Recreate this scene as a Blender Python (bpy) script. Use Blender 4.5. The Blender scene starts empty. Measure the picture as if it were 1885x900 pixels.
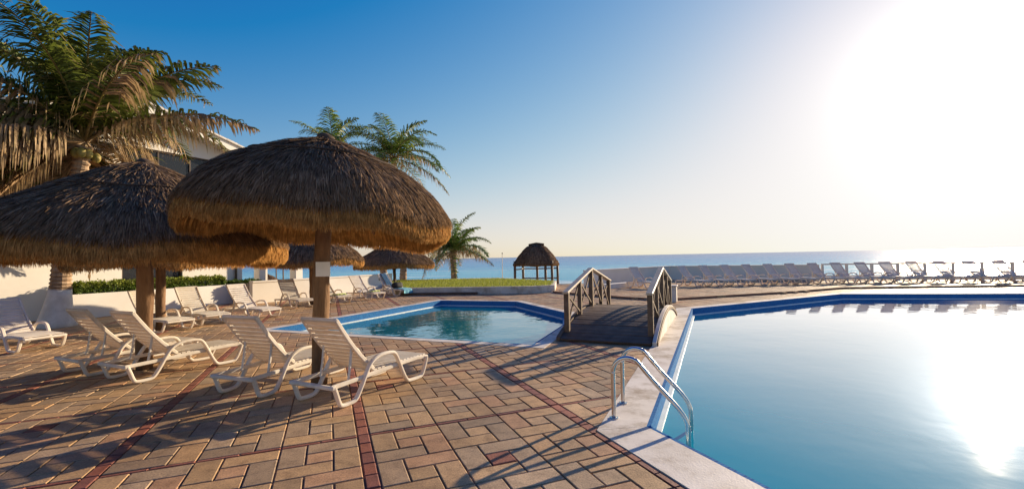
import bpy, bmesh, math, random
import numpy as np
from mathutils import Vector, Matrix, Quaternion
R = math.radians
rnd = random.Random(7)
scene = bpy.context.scene
col = scene.collection

# ------------------------------------------------------------------ camera
CAM_H = 1.65
cam_d = bpy.data.cameras.new('camera'); cam = bpy.data.objects.new('camera', cam_d); col.objects.link(cam)
cam_d.sensor_width = 36.0; cam_d.sensor_fit = 'HORIZONTAL'; cam_d.lens = 36.0 * 838.0 / 1885.0
cam_d.clip_start = 0.05; cam_d.clip_end = 30000
PITCH, ROLL = R(1.62), R(1.117)
_f = Vector((0, math.cos(PITCH), math.sin(PITCH))); _r0 = Vector((1, 0, 0)); _u0 = _r0.cross(_f)
_r = math.cos(-ROLL) * _r0 + math.sin(-ROLL) * _u0; _u = -math.sin(-ROLL) * _r0 + math.cos(-ROLL) * _u0
cam.matrix_world = Matrix(((_r.x, _u.x, -_f.x, 0), (_r.y, _u.y, -_f.y, 0), (_r.z, _u.z, -_f.z, CAM_H), (0, 0, 0, 1)))
scene.camera = cam

# ------------------------------------------------------------------ sky, sun, exposure
SUN_AZ, SUN_EL = R(45.8), R(14.5)
SUN_DIR = Vector((math.sin(SUN_AZ) * math.cos(SUN_EL), math.cos(SUN_AZ) * math.cos(SUN_EL), math.sin(SUN_EL)))
world = bpy.data.worlds.new('World'); scene.world = world; world.use_nodes = True
wn = world.node_tree; wn.nodes.clear()
w_out = wn.nodes.new('ShaderNodeOutputWorld'); w_bg = wn.nodes.new('ShaderNodeBackground')
sky = wn.nodes.new('ShaderNodeTexSky'); sky.sky_type = 'NISHITA'; sky.sun_disc = False
sky.sun_elevation = SUN_EL; sky.sun_rotation = SUN_AZ
sky.altitude = 0; sky.air_density = 1.0; sky.dust_density = 0.3; sky.ozone_density = 2.2
EXPOSURE = 1.0
def w_node(t, **kw):
    n = wn.nodes.new(t)
    for k, v in kw.items(): setattr(n, k, v)
    return n
# clear tropical morning: deeper blue away from the sun, milky towards it
sep = w_node('ShaderNodeSeparateColor'); com = w_node('ShaderNodeCombineColor'); wn.links.new(sky.outputs[0], sep.inputs[0])
for ch, (ga_, of, kk) in enumerate(((1.95, -.228, .90), (1.50, -.122, .885), (1.18, .13, .89))):
    ma = w_node('ShaderNodeMath', operation='MULTIPLY_ADD'); wn.links.new(sep.outputs[ch], ma.inputs[0]); ma.inputs[1].default_value = ga_ * .1275; ma.inputs[2].default_value = of
    mx = w_node('ShaderNodeMath', operation='MAXIMUM'); wn.links.new(ma.outputs[0], mx.inputs[0]); mx.inputs[1].default_value = .015
    # soft shoulder x / (1 + (x/a)^2.6)^(1/2.6)
    da = w_node('ShaderNodeMath', operation='DIVIDE'); wn.links.new(mx.outputs[0], da.inputs[0]); da.inputs[1].default_value = kk
    pw = w_node('ShaderNodeMath', operation='POWER'); wn.links.new(da.outputs[0], pw.inputs[0]); pw.inputs[1].default_value = 2.6
    p1 = w_node('ShaderNodeMath', operation='ADD'); wn.links.new(pw.outputs[0], p1.inputs[0]); p1.inputs[1].default_value = 1.0
    rt_ = w_node('ShaderNodeMath', operation='POWER'); wn.links.new(p1.outputs[0], rt_.inputs[0]); rt_.inputs[1].default_value = 1 / 2.6
    dv = w_node('ShaderNodeMath', operation='DIVIDE'); wn.links.new(mx.outputs[0], dv.inputs[0]); wn.links.new(rt_.outputs[0], dv.inputs[1])
    sc_ = w_node('ShaderNodeMath', operation='MULTIPLY'); wn.links.new(dv.outputs[0], sc_.inputs[0]); sc_.inputs[1].default_value = 10.0 / 2 ** EXPOSURE
    wn.links.new(sc_.outputs[0], com.inputs[ch])
# bright aureole round the sun
tcw = w_node('ShaderNodeTexCoord'); dt = w_node('ShaderNodeVectorMath', operation='DOT_PRODUCT'); wn.links.new(tcw.outputs['Generated'], dt.inputs[0]); dt.inputs[1].default_value = SUN_DIR
ac = w_node('ShaderNodeMath', operation='ARCCOSINE'); wn.links.new(dt.outputs['Value'], ac.inputs[0])
glow = None
for amp, wid in ((2.4, 2.3), (.20, 10.0)):
    ex = w_node('ShaderNodeMath', operation='MULTIPLY'); wn.links.new(ac.outputs[0], ex.inputs[0]); ex.inputs[1].default_value = -1 / R(wid)
    e2_ = w_node('ShaderNodeMath', operation='EXPONENT'); wn.links.new(ex.outputs[0], e2_.inputs[0])
    e3_ = w_node('ShaderNodeMath', operation='MULTIPLY'); wn.links.new(e2_.outputs[0], e3_.inputs[0]); e3_.inputs[1].default_value = amp * 10
    if glow is None: glow = e3_
    else: g2 = w_node('ShaderNodeMath', operation='ADD'); wn.links.new(glow.outputs[0], g2.inputs[0]); wn.links.new(e3_.outputs[0], g2.inputs[1]); glow = g2
gc_ = w_node('ShaderNodeVectorMath', operation='SCALE'); gc_.inputs[0].default_value = (1.0, .96, .90); wn.links.new(glow.outputs[0], gc_.inputs['Scale'])
addc = w_node('ShaderNodeVectorMath', operation='ADD'); wn.links.new(com.outputs[0], addc.inputs[0]); wn.links.new(gc_.outputs[0], addc.inputs[1])
w_bg.inputs['Strength'].default_value = 0.10
wn.links.new(addc.outputs[0], w_bg.inputs['Color'])
wn.links.new(w_bg.outputs[0], w_out.inputs['Surface'])
sun_d = bpy.data.lights.new('sun', 'SUN'); sun = bpy.data.objects.new('sun', sun_d); col.objects.link(sun)
sun_d.energy = 5.0; sun_d.angle = R(0.6); sun_d.color = (1.0, 0.80, 0.55)
sun.rotation_mode = 'QUATERNION'; sun.rotation_quaternion = SUN_DIR.to_track_quat('Z', 'Y'); sun.location = (0, 0, 30)
scene.view_settings.view_transform = 'Standard'; scene.view_settings.look = 'None'
scene.view_settings.gamma = 1.0; scene.view_settings.use_curve_mapping = False
scene.view_settings.exposure = EXPOSURE
scene.cycles.max_bounces = 8; scene.cycles.transparent_max_bounces = 12

# ------------------------------------------------------------------ helpers
def tag(o, label=None, cat=None, group=None, kind=None):
    if label: o['label'] = label
    if cat: o['category'] = cat
    if group: o['group'] = group
    if kind: o['kind'] = kind
    return o
def empty(name, loc=(0, 0, 0), rz=0.0, **kw):
    o = bpy.data.objects.new(name, None); col.objects.link(o); o.empty_display_size = 0.1
    o.location = loc; o.rotation_euler = (0, 0, rz); return tag(o, **kw)
def link(name, me, parent=None, **kw):
    o = bpy.data.objects.new(name, me); col.objects.link(o)
    if parent: o.parent = parent
    return tag(o, **kw)
def copy_tree(o, parent=None):
    c = o.copy(); col.objects.link(c); c.parent = parent
    for ch in o.children: copy_tree(ch, c)
    return c

class MB:
    """collects geometry for ONE mesh"""
    def __init__(s): s.v = []; s.f = []; s.c = []; s.cur = (1, 1, 1); s.hascol = False; s.sm = []; s.smooth = False
    def tint(s, c): s.cur = tuple(c); s.hascol = True
    def add(s, vs, fs):
        b = len(s.v); s.v.extend([tuple(p) for p in vs])
        for f in fs: s.f.append([b + i for i in f]); s.c.append(s.cur); s.sm.append(s.smooth)
    def box(s, c, size, M=None):
        x, y, z = [k / 2 for k in size]; c = Vector(c)
        p = [Vector((i * x, j * y, k * z)) for i in (-1, 1) for j in (-1, 1) for k in (-1, 1)]
        if M: p = [M @ q for q in p]
        s.add([q + c for q in p], [(0, 1, 3, 2), (4, 6, 7, 5), (0, 4, 5, 1), (2, 3, 7, 6), (0, 2, 6, 4), (1, 5, 7, 3)])
    def cbox(s, c, size, b=0.005, M=None):
        """chamfered box"""
        x, y, z = [k / 2 for k in size]; b = min(b, x * .9, y * .9, z * .9); c = Vector(c)
        vs = []; idx = {}
        for i in (-1, 1):
            for j in (-1, 1):
                for k in (-1, 1):
                    for a in range(3):
                        p = [i * (x - b), j * (y - b), k * (z - b)]; p[a] = (i, j, k)[a] * (x, y, z)[a]
                        idx[(i, j, k, a)] = len(vs); vs.append(Vector(p))
        fs = []
        for a in range(3):
            o1, o2 = (a + 1) % 3, (a + 2) % 3
            for sg in (-1, 1):
                def g(p, q):
                    t = [0, 0, 0]; t[a] = sg; t[o1] = p; t[o2] = q; return idx[(*t, a)]
                q4 = [g(-1, -1), g(1, -1), g(1, 1), g(-1, 1)]
                fs.append(q4 if sg > 0 else q4[::-1])
        for a in range(3):
            o1, o2 = (a + 1) % 3, (a + 2) % 3
            for p in (-1, 1):
                for q in (-1, 1):
                    def g(w, n):
                        t = [0, 0, 0]; t[a] = w; t[o1] = p; t[o2] = q; return idx[(*t, n)]
                    q4 = [g(-1, o1), g(1, o1), g(1, o2), g(-1, o2)]
                    fs.append(q4 if p * q > 0 else q4[::-1])
        for i in (-1, 1):
            for j in (-1, 1):
                for k in (-1, 1):
                    t = [idx[(i, j, k, a)] for a in range(3)]; fs.append(t if i * j * k > 0 else t[::-1])
        if M: vs = [M @ q for q in vs]
        s.add([q + c for q in vs], fs)
    def tube(s, pts, rad, n=8, caps=True, flat=1.0):
        pts = [Vector(p) for p in pts]; rads = rad if isinstance(rad, (list, tuple)) else [rad] * len(pts)
        m = len(pts); rings = []
        t0 = (pts[1] - pts[0]).normalized(); up = Vector((0, 0, 1)) if abs(t0.z) < .9 else Vector((1, 0, 0))
        nrm = t0.cross(up).normalized()
        for i in range(m):
            t = (pts[min(i + 1, m - 1)] - pts[max(i - 1, 0)]).normalized()
            nrm = (nrm - t * nrm.dot(t)).normalized(); bn = t.cross(nrm)
            rings.append([pts[i] + rads[i] * (math.cos(2 * math.pi * k / n) * nrm + flat * math.sin(2 * math.pi * k / n) * bn) for k in range(n)])
        vs = [p for r_ in rings for p in r_]; fs = []
        for i in range(m - 1):
            for k in range(n): fs.append((i * n + k, i * n + (k + 1) % n, (i + 1) * n + (k + 1) % n, (i + 1) * n + k))
        if caps: fs.append(tuple(range(n - 1, -1, -1))); fs.append(tuple((m - 1) * n + k for k in range(n)))
        s.add(vs, fs)
    def sweep(s, pts, w, h, side, closed=False, b=0.25):
        """rounded rectangular bar swept along pts lying in a plane with normal `side` (w along side, h in plane)"""
        pts = [Vector(p) for p in pts]; m = len(pts); side = Vector(side).normalized(); rings = []
        prof = []
        c = min(w, h) * b
        for (x, y) in ((w / 2 - c, h / 2), (-w / 2 + c, h / 2), (-w / 2, h / 2 - c), (-w / 2, -h / 2 + c), (-w / 2 + c, -h / 2), (w / 2 - c, -h / 2), (w / 2, -h / 2 + c), (w / 2, h / 2 - c)): prof.append((x, y))
        for i in range(m):
            if closed: a = pts[i - 1]; d = pts[(i + 1) % m]
            else: a = pts[max(i - 1, 0)]; d = pts[min(i + 1, m - 1)]
            t = (d - a).normalized(); up = t.cross(side).normalized()
            rings.append([pts[i] + side * x + up * y for x, y in prof])
        vs = [p for r_ in rings for p in r_]; fs = []; n = 8
        for i in range(m if closed else m - 1):
            j = (i + 1) % m
            for k in range(n): fs.append((i * n + k, i * n + (k + 1) % n, j * n + (k + 1) % n, j * n + k))
        if not closed: fs.append(tuple(range(n - 1, -1, -1))); fs.append(tuple((m - 1) * n + k for k in range(n)))
        s.add(vs, fs)
    def prism(s, poly, z0, z1, bottom=True):
        n = len(poly); a = sum(poly[i][0] * poly[(i + 1) % n][1] - poly[(i + 1) % n][0] * poly[i][1] for i in range(n))
        if a < 0: poly = poly[::-1]
        vs = [(p[0], p[1], z0) for p in poly] + [(p[0], p[1], z1) for p in poly]
        fs = [(i, (i + 1) % n, n + (i + 1) % n, n + i) for i in range(n)] + [tuple(range(n, 2 * n))]
        if bottom: fs.append(tuple(range(n - 1, -1, -1)))
        s.add(vs, fs)
    def mesh(s, name, mat):
        me = bpy.data.meshes.new(name); me.from_pydata(s.v, [], s.f)
        if s.hascol:
            at = me.color_attributes.new('tint', 'FLOAT_COLOR', 'CORNER')
            cnt = np.array([len(f) for f in s.f]); cc = np.ones((len(s.f), 4), dtype=np.float32)
            cc[:, :3] = np.array(s.c, dtype=np.float32)[:, :3]
            at.data.foreach_set('color', np.repeat(cc, cnt, axis=0).ravel())
        if any(s.sm): me.polygons.foreach_set('use_smooth', np.array(s.sm, dtype=bool))
        for m in (mat if isinstance(mat, (list, tuple)) else [mat]): me.materials.append(m)
        me.update(); return me
    def build(s, name, mat, parent=None, **kw): return link(name, s.mesh(name, mat), parent, **kw)

def np_strips(name, P, Wd, C, mat, parent=None, **kw):
    """P: (N,K,3) strip centre lines, Wd: (N,K,3) half-width vectors, C: (N,3) tint -> one mesh of ribbons"""
    N, K, _ = P.shape
    V = np.stack([P - Wd, P + Wd], axis=2).reshape(-1, 3)
    base = (np.arange(N) * K * 2)[:, None] + (np.arange(K - 1) * 2)[None, :]
    F = np.stack([base, base + 1, base + 3, base + 2], axis=-1).reshape(-1, 4)
    me = bpy.data.meshes.new(name)
    me.vertices.add(len(V)); me.vertices.foreach_set('co', V.astype(np.float32).ravel())
    me.loops.add(F.size); me.loops.foreach_set('vertex_index', F.astype(np.int32).ravel())
    me.polygons.add(len(F)); me.polygons.foreach_set('loop_start', np.arange(0, F.size, 4, dtype=np.int32))
    me.polygons.foreach_set('loop_total', np.full(len(F), 4, dtype=np.int32))
    me.update(calc_edges=True)
    at = me.color_attributes.new('tint', 'FLOAT_COLOR', 'CORNER')
    if C.ndim == 2: cc = np.repeat(C, (K - 1) * 4, axis=0)
    else:   # (N,K,3)
        a = C[:, :-1]; b = C[:, 1:]; cc = np.stack([a, a, b, b], axis=2).reshape(-1, 3)
    cc = np.concatenate([cc, np.ones((len(cc), 1))], axis=1)
    at.data.foreach_set('color', cc.astype(np.float32).ravel())
    me.materials.append(mat)
    return link(name, me, parent, **kw)

# ------------------------------------------------------------------ materials
def mat(name):
    m = bpy.data.materials.new(name); m.use_nodes = True; nt = m.node_tree; nt.nodes.clear()
    out = nt.nodes.new('ShaderNodeOutputMaterial'); return m, nt, out
def nd(nt, typ, **kw):
    n = nt.nodes.new(typ)
    for k, v in kw.items():
        if k in n.inputs: n.inputs[k].default_value = v
        else: setattr(n, k, v)
    return n
def ramp(nt, stops, interp='LINEAR'):
    r_ = nt.nodes.new('ShaderNodeValToRGB'); r_.color_ramp.interpolation = interp
    while len(r_.color_ramp.elements) < len(stops): r_.color_ramp.elements.new(0.5)
    for e, (p, c) in zip(r_.color_ramp.elements, stops):
        e.position = p; e.color = (*c, 1) if len(c) == 3 else c
    return r_
def coords(nt, kind='Object', scale=(1, 1, 1), rot=(0, 0, 0)):
    tc = nt.nodes.new('ShaderNodeTexCoord'); mp = nt.nodes.new('ShaderNodeMapping')
    mp.inputs['Scale'].default_value = scale; mp.inputs['Rotation'].default_value = rot
    if kind == 'World':
        g = nt.nodes.new('ShaderNodeNewGeometry'); nt.links.new(g.outputs['Position'], mp.inputs['Vector'])
    else: nt.links.new(tc.outputs[kind], mp.inputs['Vector'])
    return mp
def mixc(nt, a, b, fac, blend='MIX'):
    m = nt.nodes.new('ShaderNodeMix'); m.data_type = 'RGBA'; m.blend_type = blend
    for sock, val in ((m.inputs[6], a), (m.inputs[7], b), (m.inputs[0], fac)):
        if isinstance(val, (int, float)): sock.default_value = val
        elif isinstance(val, tuple): sock.default_value = (*val, 1) if len(val) == 3 else val
        else: nt.links.new(val, sock)
    return m.outputs[2]
def surf(name, c1, c2, scale=4.0, rough=0.7, bump=0.15, bscale=40.0, spec=0.3, kind='World', stretch=(1, 1, 1), detail=5, metal=0.0, dist=0.01, stain=0):
    m, nt, out = mat(name); b = nd(nt, 'ShaderNodeBsdfPrincipled', Roughness=rough, Metallic=metal)
    b.inputs['Specular IOR Level'].default_value = spec
    mp = coords(nt, kind, stretch); n1 = nd(nt, 'ShaderNodeTexNoise', Scale=scale, Detail=detail, Roughness=.6); nt.links.new(mp.outputs[0], n1.inputs['Vector'])
    r_ = ramp(nt, [(0.3, c1), (0.7, c2)]); nt.links.new(n1.outputs['Fac'], r_.inputs['Fac']); nt.links.new(r_.outputs[0], b.inputs['Base Color'])
    if bump:
        n2 = nd(nt, 'ShaderNodeTexNoise', Scale=bscale, Detail=4); nt.links.new(mp.outputs[0], n2.inputs['Vector'])
        bp = nd(nt, 'ShaderNodeBump', Strength=bump, Distance=dist); nt.links.new(n2.outputs['Fac'], bp.inputs['Height']); nt.links.new(bp.outputs[0], b.inputs['Normal'])
    if stain:
        n5 = nd(nt, 'ShaderNodeTexNoise', Scale=stain, Detail=8, Roughness=.75); nt.links.new(mp.outputs[0], n5.inputs['Vector'])
        r5 = ramp(nt, [(.36, (.55, .46, .36)), (.50, (1, 1, 1))]); nt.links.new(n5.outputs['Fac'], r5.inputs['Fac'])
        nt.links.new(mixc(nt, r_.outputs[0], r5.outputs[0], .8, 'MULTIPLY'), b.inputs['Base Color'])
    nt.links.new(b.outputs[0], out.inputs['Surface']); return m
M = {}
def paver_mat(name, per_object):
    m, nt, out = mat(name); b = nd(nt, 'ShaderNodeBsdfPrincipled', Roughness=.62); b.inputs['Specular IOR Level'].default_value = .35
    if per_object: a = nd(nt, 'ShaderNodeObjectInfo'); tint = a.outputs['Color']
    else: a = nd(nt, 'ShaderNodeAttribute', attribute_name='tint'); tint = a.outputs['Color']
    mp = coords(nt, 'World')
    n1 = nd(nt, 'ShaderNodeTexNoise', Scale=7.0, Detail=6, Roughness=.7); nt.links.new(mp.outputs[0], n1.inputs['Vector'])
    r1 = ramp(nt, [(0.28, (.60, .57, .54)), (0.5, (1, 1, 1)), (0.72, (1.2, 1.18, 1.12))]); nt.links.new(n1.outputs['Fac'], r1.inputs['Fac'])
    n2 = nd(nt, 'ShaderNodeTexNoise', Scale=75.0, Detail=4, Roughness=.8); nt.links.new(mp.outputs[0], n2.inputs['Vector'])
    r2 = ramp(nt, [(0.33, (.48, .45, .42)), (0.5, (1, 1, 1)), (0.68, (1.45, 1.42, 1.36))]); nt.links.new(n2.outputs['Fac'], r2.inputs['Fac'])
    n4 = nd(nt, 'ShaderNodeTexNoise', Scale=0.55, Detail=5, Roughness=.6); nt.links.new(mp.outputs[0], n4.inputs['Vector'])
    r4 = ramp(nt, [(0.33, (.66, .63, .60)), (0.62, (1.08, 1.08, 1.08))]); nt.links.new(n4.outputs['Fac'], r4.inputs['Fac'])
    c = mixc(nt, tint, r1.outputs[0], 1.0, 'MULTIPLY'); c = mixc(nt, c, r2.outputs[0], .8, 'MULTIPLY'); c = mixc(nt, c, r4.outputs[0], 1.0, 'MULTIPLY')
    nt.links.new(c, b.inputs['Base Color'])
    n3 = nd(nt, 'ShaderNodeTexNoise', Scale=70.0, Detail=5, Roughness=.7); nt.links.new(mp.outputs[0], n3.inputs['Vector'])
    bp = nd(nt, 'ShaderNodeBump', Strength=.5, Distance=.008); nt.links.new(n3.outputs['Fac'], bp.inputs['Height']); nt.links.new(bp.outputs[0], b.inputs['Normal'])
    nt.links.new(b.outputs[0], out.inputs['Surface']); return m
M['paver'] = paver_mat('paver_stone', True); M['paver_far'] = paver_mat('paver_stone_far', False)
M['mortar'] = surf('mortar', (.22, .11, .06), (.34, .19, .11), 2.0, .9, .3, 60)
M['plaster'] = surf('white_plaster', (.70, .65, .57), (.80, .76, .69), .8, .8, .12, 25)
M['plaster_old'] = surf('stained_plaster', (.50, .44, .37), (.70, .66, .60), 1.5, .85, .15, 20, stain=1.6)
M['coping'] = surf('coping_concrete', (.50, .45, .38), (.72, .67, .60), 2.2, .6, .25, 60, stain=1.1)
M['resin'] = None
M['wood'] = surf('weathered_wood', (.10, .062, .038), (.21, .14, .09), 6.0, .75, .3, 30, .25, stretch=(1, 1, 1))
M['post_wood'] = surf('palm_post_wood', (.10, .052, .026), (.25, .145, .075), 9.0, .8, .7, 16, .2, stretch=(1, 1, .22), dist=.03)
M['deck'] = surf('deck_timber', (.075, .045, .03), (.16, .10, .065), 5.0, .6, .3, 25, .35, stretch=(1, 1, 1))
M['rail_wood'] = surf('handrail_timber', (.40, .31, .22), (.56, .46, .34), 6.0, .5, .2, 30, .4)
M['dark_frame'] = surf('dark_frame', (.05, .035, .025), (.09, .06, .045), 3, .5, .05, 30)
M['sand'] = surf('sand', (.55, .45, .33), (.68, .58, .45), 1.2, .95, .3, 12)
M['lawn'] = surf('lawn_soil', (.10, .14, .02), (.22, .24, .04), 1.5, .9, .2, 20)
M['rope'] = surf('dark_rope', (.045, .03, .02), (.09, .06, .04), 20, .9, .3, 60)
M['rock'] = surf('dark_rock', (.05, .045, .04), (.12, .10, .09), 3, .9, .5, 8)
M['steel'] = surf('stainless_steel', (.55, .53, .50), (.68, .66, .63), 8, .22, .02, 90, .5, metal=1.0)
M['paper'] = surf('paper_notice', (.72, .70, .64), (.80, .78, .73), 8, .8, .02, 50)
M['black'] = surf('black_fabric', (.012, .012, .014), (.03, .028, .028), 12, .8, .2, 80)
M['navy'] = surf('navy_towel', (.02, .06, .13), (.04, .12, .22), 15, .95, .4, 120)
M['teal'] = surf('teal_towel', (.10, .30, .38), (.18, .42, .50), 15, .95, .4, 120)
M['lime'] = surf('lime_towel', (.42, .50, .16), (.55, .62, .25), 15, .95, .4, 120)
M['curtain'] = surf('grey_curtain', (.20, .19, .18), (.30, .28, .27), 3, .9, .1, 20, stretch=(12, 12, .3))
M['trunk'] = surf('palm_bark', (.20, .13, .08), (.42, .30, .19), 6, .85, .5, 14, .2, stretch=(1, 1, 2.5))
M['whitewash'] = surf('whitewashed_bark', (.56, .53, .48), (.74, .72, .68), 5, .85, .4, 14, .2)
M['coconut'] = surf('coconut_husk', (.16, .17, .03), (.34, .24, .07), 6, .6, .2, 20)

def leaf_mat(name, trans=.35, rough=.5, bright=1.0, spec=.3):
    m, nt, out = mat(name); a = nd(nt, 'ShaderNodeAttribute', attribute_name='tint')
    mp = coords(nt, 'Object'); n1 = nd(nt, 'ShaderNodeTexNoise', Scale=9.0, Detail=3); nt.links.new(mp.outputs[0], n1.inputs['Vector'])
    r_ = ramp(nt, [(0.3, (.7, .7, .7)), (0.7, (1.25, 1.25, 1.25))]); nt.links.new(n1.outputs['Fac'], r_.inputs['Fac'])
    c = mixc(nt, a.outputs['Color'], r_.outputs[0], 1.0, 'MULTIPLY')
    b = nd(nt, 'ShaderNodeBsdfPrincipled', Roughness=rough); b.inputs['Specular IOR Level'].default_value = spec
    t = nd(nt, 'ShaderNodeBsdfTranslucent'); mx = nd(nt, 'ShaderNodeMixShader'); mx.inputs[0].default_value = trans
    nt.links.new(c, b.inputs['Base Color']); nt.links.new(c, t.inputs['Color'])
    nt.links.new(b.outputs[0], mx.inputs[1]); nt.links.new(t.outputs[0], mx.inputs[2]); nt.links.new(mx.outputs[0], out.inputs['Surface']); return m
M['leaf'] = leaf_mat('palm_leaf', .35, .45); M['thatch'] = leaf_mat('thatch_straw', .24, .95, spec=.02)
M['hedge'] = leaf_mat('hedge_leaf', .3, .5); M['grass'] = leaf_mat('grass_blade', .4, .6)

def resin_mat():
    m, nt, out = mat('white_resin'); mp = coords(nt, 'World'); n1 = nd(nt, 'ShaderNodeTexNoise', Scale=5.0, Detail=5, Roughness=.65); nt.links.new(mp.outputs[0], n1.inputs['Vector'])
    r_ = ramp(nt, [(.3, (.66, .59, .49)), (.6, (.80, .75, .66))]); nt.links.new(n1.outputs['Fac'], r_.inputs['Fac'])
    b = nd(nt, 'ShaderNodeBsdfPrincipled', Roughness=.38); nt.links.new(r_.outputs[0], b.inputs['Base Color']); b.inputs['Specular IOR Level'].default_value = .4
    t = nd(nt, 'ShaderNodeBsdfTranslucent'); t.inputs[0].default_value = (.80, .60, .38, 1); mx = nd(nt, 'ShaderNodeMixShader'); mx.inputs[0].default_value = .22
    nt.links.new(b.outputs[0], mx.inputs[1]); nt.links.new(t.outputs[0], mx.inputs[2]); nt.links.new(mx.outputs[0], out.inputs['Surface']); return m
M['resin'] = resin_mat()
def glass_mat():
    m, nt, out = mat('window_glass'); b = nd(nt, 'ShaderNodeBsdfPrincipled', Roughness=.03)
    b.inputs['Base Color'].default_value = (.035, .04, .05, 1); b.inputs['Specular IOR Level'].default_value = .6
    t = nd(nt, 'ShaderNodeBsdfTransparent'); t.inputs[0].default_value = (.6, .62, .65, 1); mx = nd(nt, 'ShaderNodeMixShader'); mx.inputs[0].default_value = .45
    nt.links.new(b.outputs[0], mx.inputs[1]); nt.links.new(t.outputs[0], mx.inputs[2]); nt.links.new(mx.outputs[0], out.inputs['Surface']); return m
M['glass'] = glass_mat()

def tile_mat(name, c1, c2, grout, size=.03):
    m, nt, out = mat(name); b = nd(nt, 'ShaderNodeBsdfPrincipled', Roughness=.8); b.inputs['Specular IOR Level'].default_value = .03
    a = nd(nt, 'ShaderNodeTexCoord'); br = nd(nt, 'ShaderNodeTexBrick', offset=0.0, squash=1.0)
    br.inputs['Color1'].default_value = (*c1, 1); br.inputs['Color2'].default_value = (*c2, 1); br.inputs['Mortar'].default_value = (*grout, 1)
    br.inputs['Scale'].default_value = 1.0; br.inputs['Mortar Size'].default_value = .0022; br.inputs['Brick Width'].default_value = size; br.inputs['Row Height'].default_value = size
    nt.links.new(a.outputs['UV'], br.inputs['Vector']); nt.links.new(br.outputs['Color'], b.inputs['Base Color']); nt.links.new(b.outputs[0], out.inputs['Surface']); return m
M['tile'] = tile_mat('blue_mosaic_tile', (.010, .085, .26), (.022, .16, .38), (.10, .24, .42))
M['ledge'] = surf('gutter_ledge', (.50, .58, .60), (.66, .72, .72), 4, .5, .1, 30)
M['pool_paint'] = surf('pool_paint', (.06, .42, .60), (.09, .50, .68), .8, .6, .05, 10)
M['pool_paint_deep'] = surf('pool_paint_deep', (.02, .20, .42), (.03, .26, .50), .8, .6, .05, 10)

def water_mat(name, tint, s1=1.6, s2=6.0, strength=.05, rough=.015, body=(.001, .34, .49), turb=.72, fgain=2.1, foff=-.12):
    m, nt, out = mat(name); mp = coords(nt, 'World', (1, 1, 1))
    n1 = nd(nt, 'ShaderNodeTexNoise', Scale=s1, Detail=3, Roughness=.5); nt.links.new(mp.outputs[0], n1.inputs['Vector'])
    n2 = nd(nt, 'ShaderNodeTexNoise', Scale=s2, Detail=2, Roughness=.5); nt.links.new(mp.outputs[0], n2.inputs['Vector'])
    ad = nd(nt, 'ShaderNodeMath', operation='MULTIPLY_ADD'); nt.links.new(n2.outputs['Fac'], ad.inputs[0]); ad.inputs[1].default_value = .12; nt.links.new(n1.outputs['Fac'], ad.inputs[2])
    bp = nd(nt, 'ShaderNodeBump', Strength=1.0, Distance=strength); nt.links.new(ad.outputs[0], bp.inputs['Height'])
    fr0 = nd(nt, 'ShaderNodeFresnel', IOR=1.38); nt.links.new(bp.outputs[0], fr0.inputs['Normal'])
    fr = nd(nt, 'ShaderNodeMath', operation='MULTIPLY_ADD', use_clamp=True); nt.links.new(fr0.outputs[0], fr.inputs[0]); fr.inputs[1].default_value = fgain; fr.inputs[2].default_value = foff
    gl = nd(nt, 'ShaderNodeBsdfGlossy', Roughness=rough); gl.inputs['Color'].default_value = (1, 1, 1, 1); nt.links.new(bp.outputs[0], gl.inputs['Normal'])
    tr = nd(nt, 'ShaderNodeBsdfTransparent'); tr.inputs['Color'].default_value = (*tint, 1)
    df = nd(nt, 'ShaderNodeBsdfDiffuse'); df.inputs['Color'].default_value = (*body, 1)
    mb_ = nd(nt, 'ShaderNodeMixShader'); mb_.inputs[0].default_value = turb; nt.links.new(tr.outputs[0], mb_.inputs[1]); nt.links.new(df.outputs[0], mb_.inputs[2])
    mx = nd(nt, 'ShaderNodeMixShader'); nt.links.new(fr.outputs[0], mx.inputs[0]); nt.links.new(mb_.outputs[0], mx.inputs[1]); nt.links.new(gl.outputs[0], mx.inputs[2])
    nt.links.new(mx.outputs[0], out.inputs['Surface']); return m
M['water'] = water_mat('pool_water', (.55, .92, .98), .7, 4.0, .008, .035)
M['water2'] = water_mat('small_pool_water', (.55, .92, .95), .9, 5.0, .02, .015, (.006, .32, .40), .5, 1.3, -.03)

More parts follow.
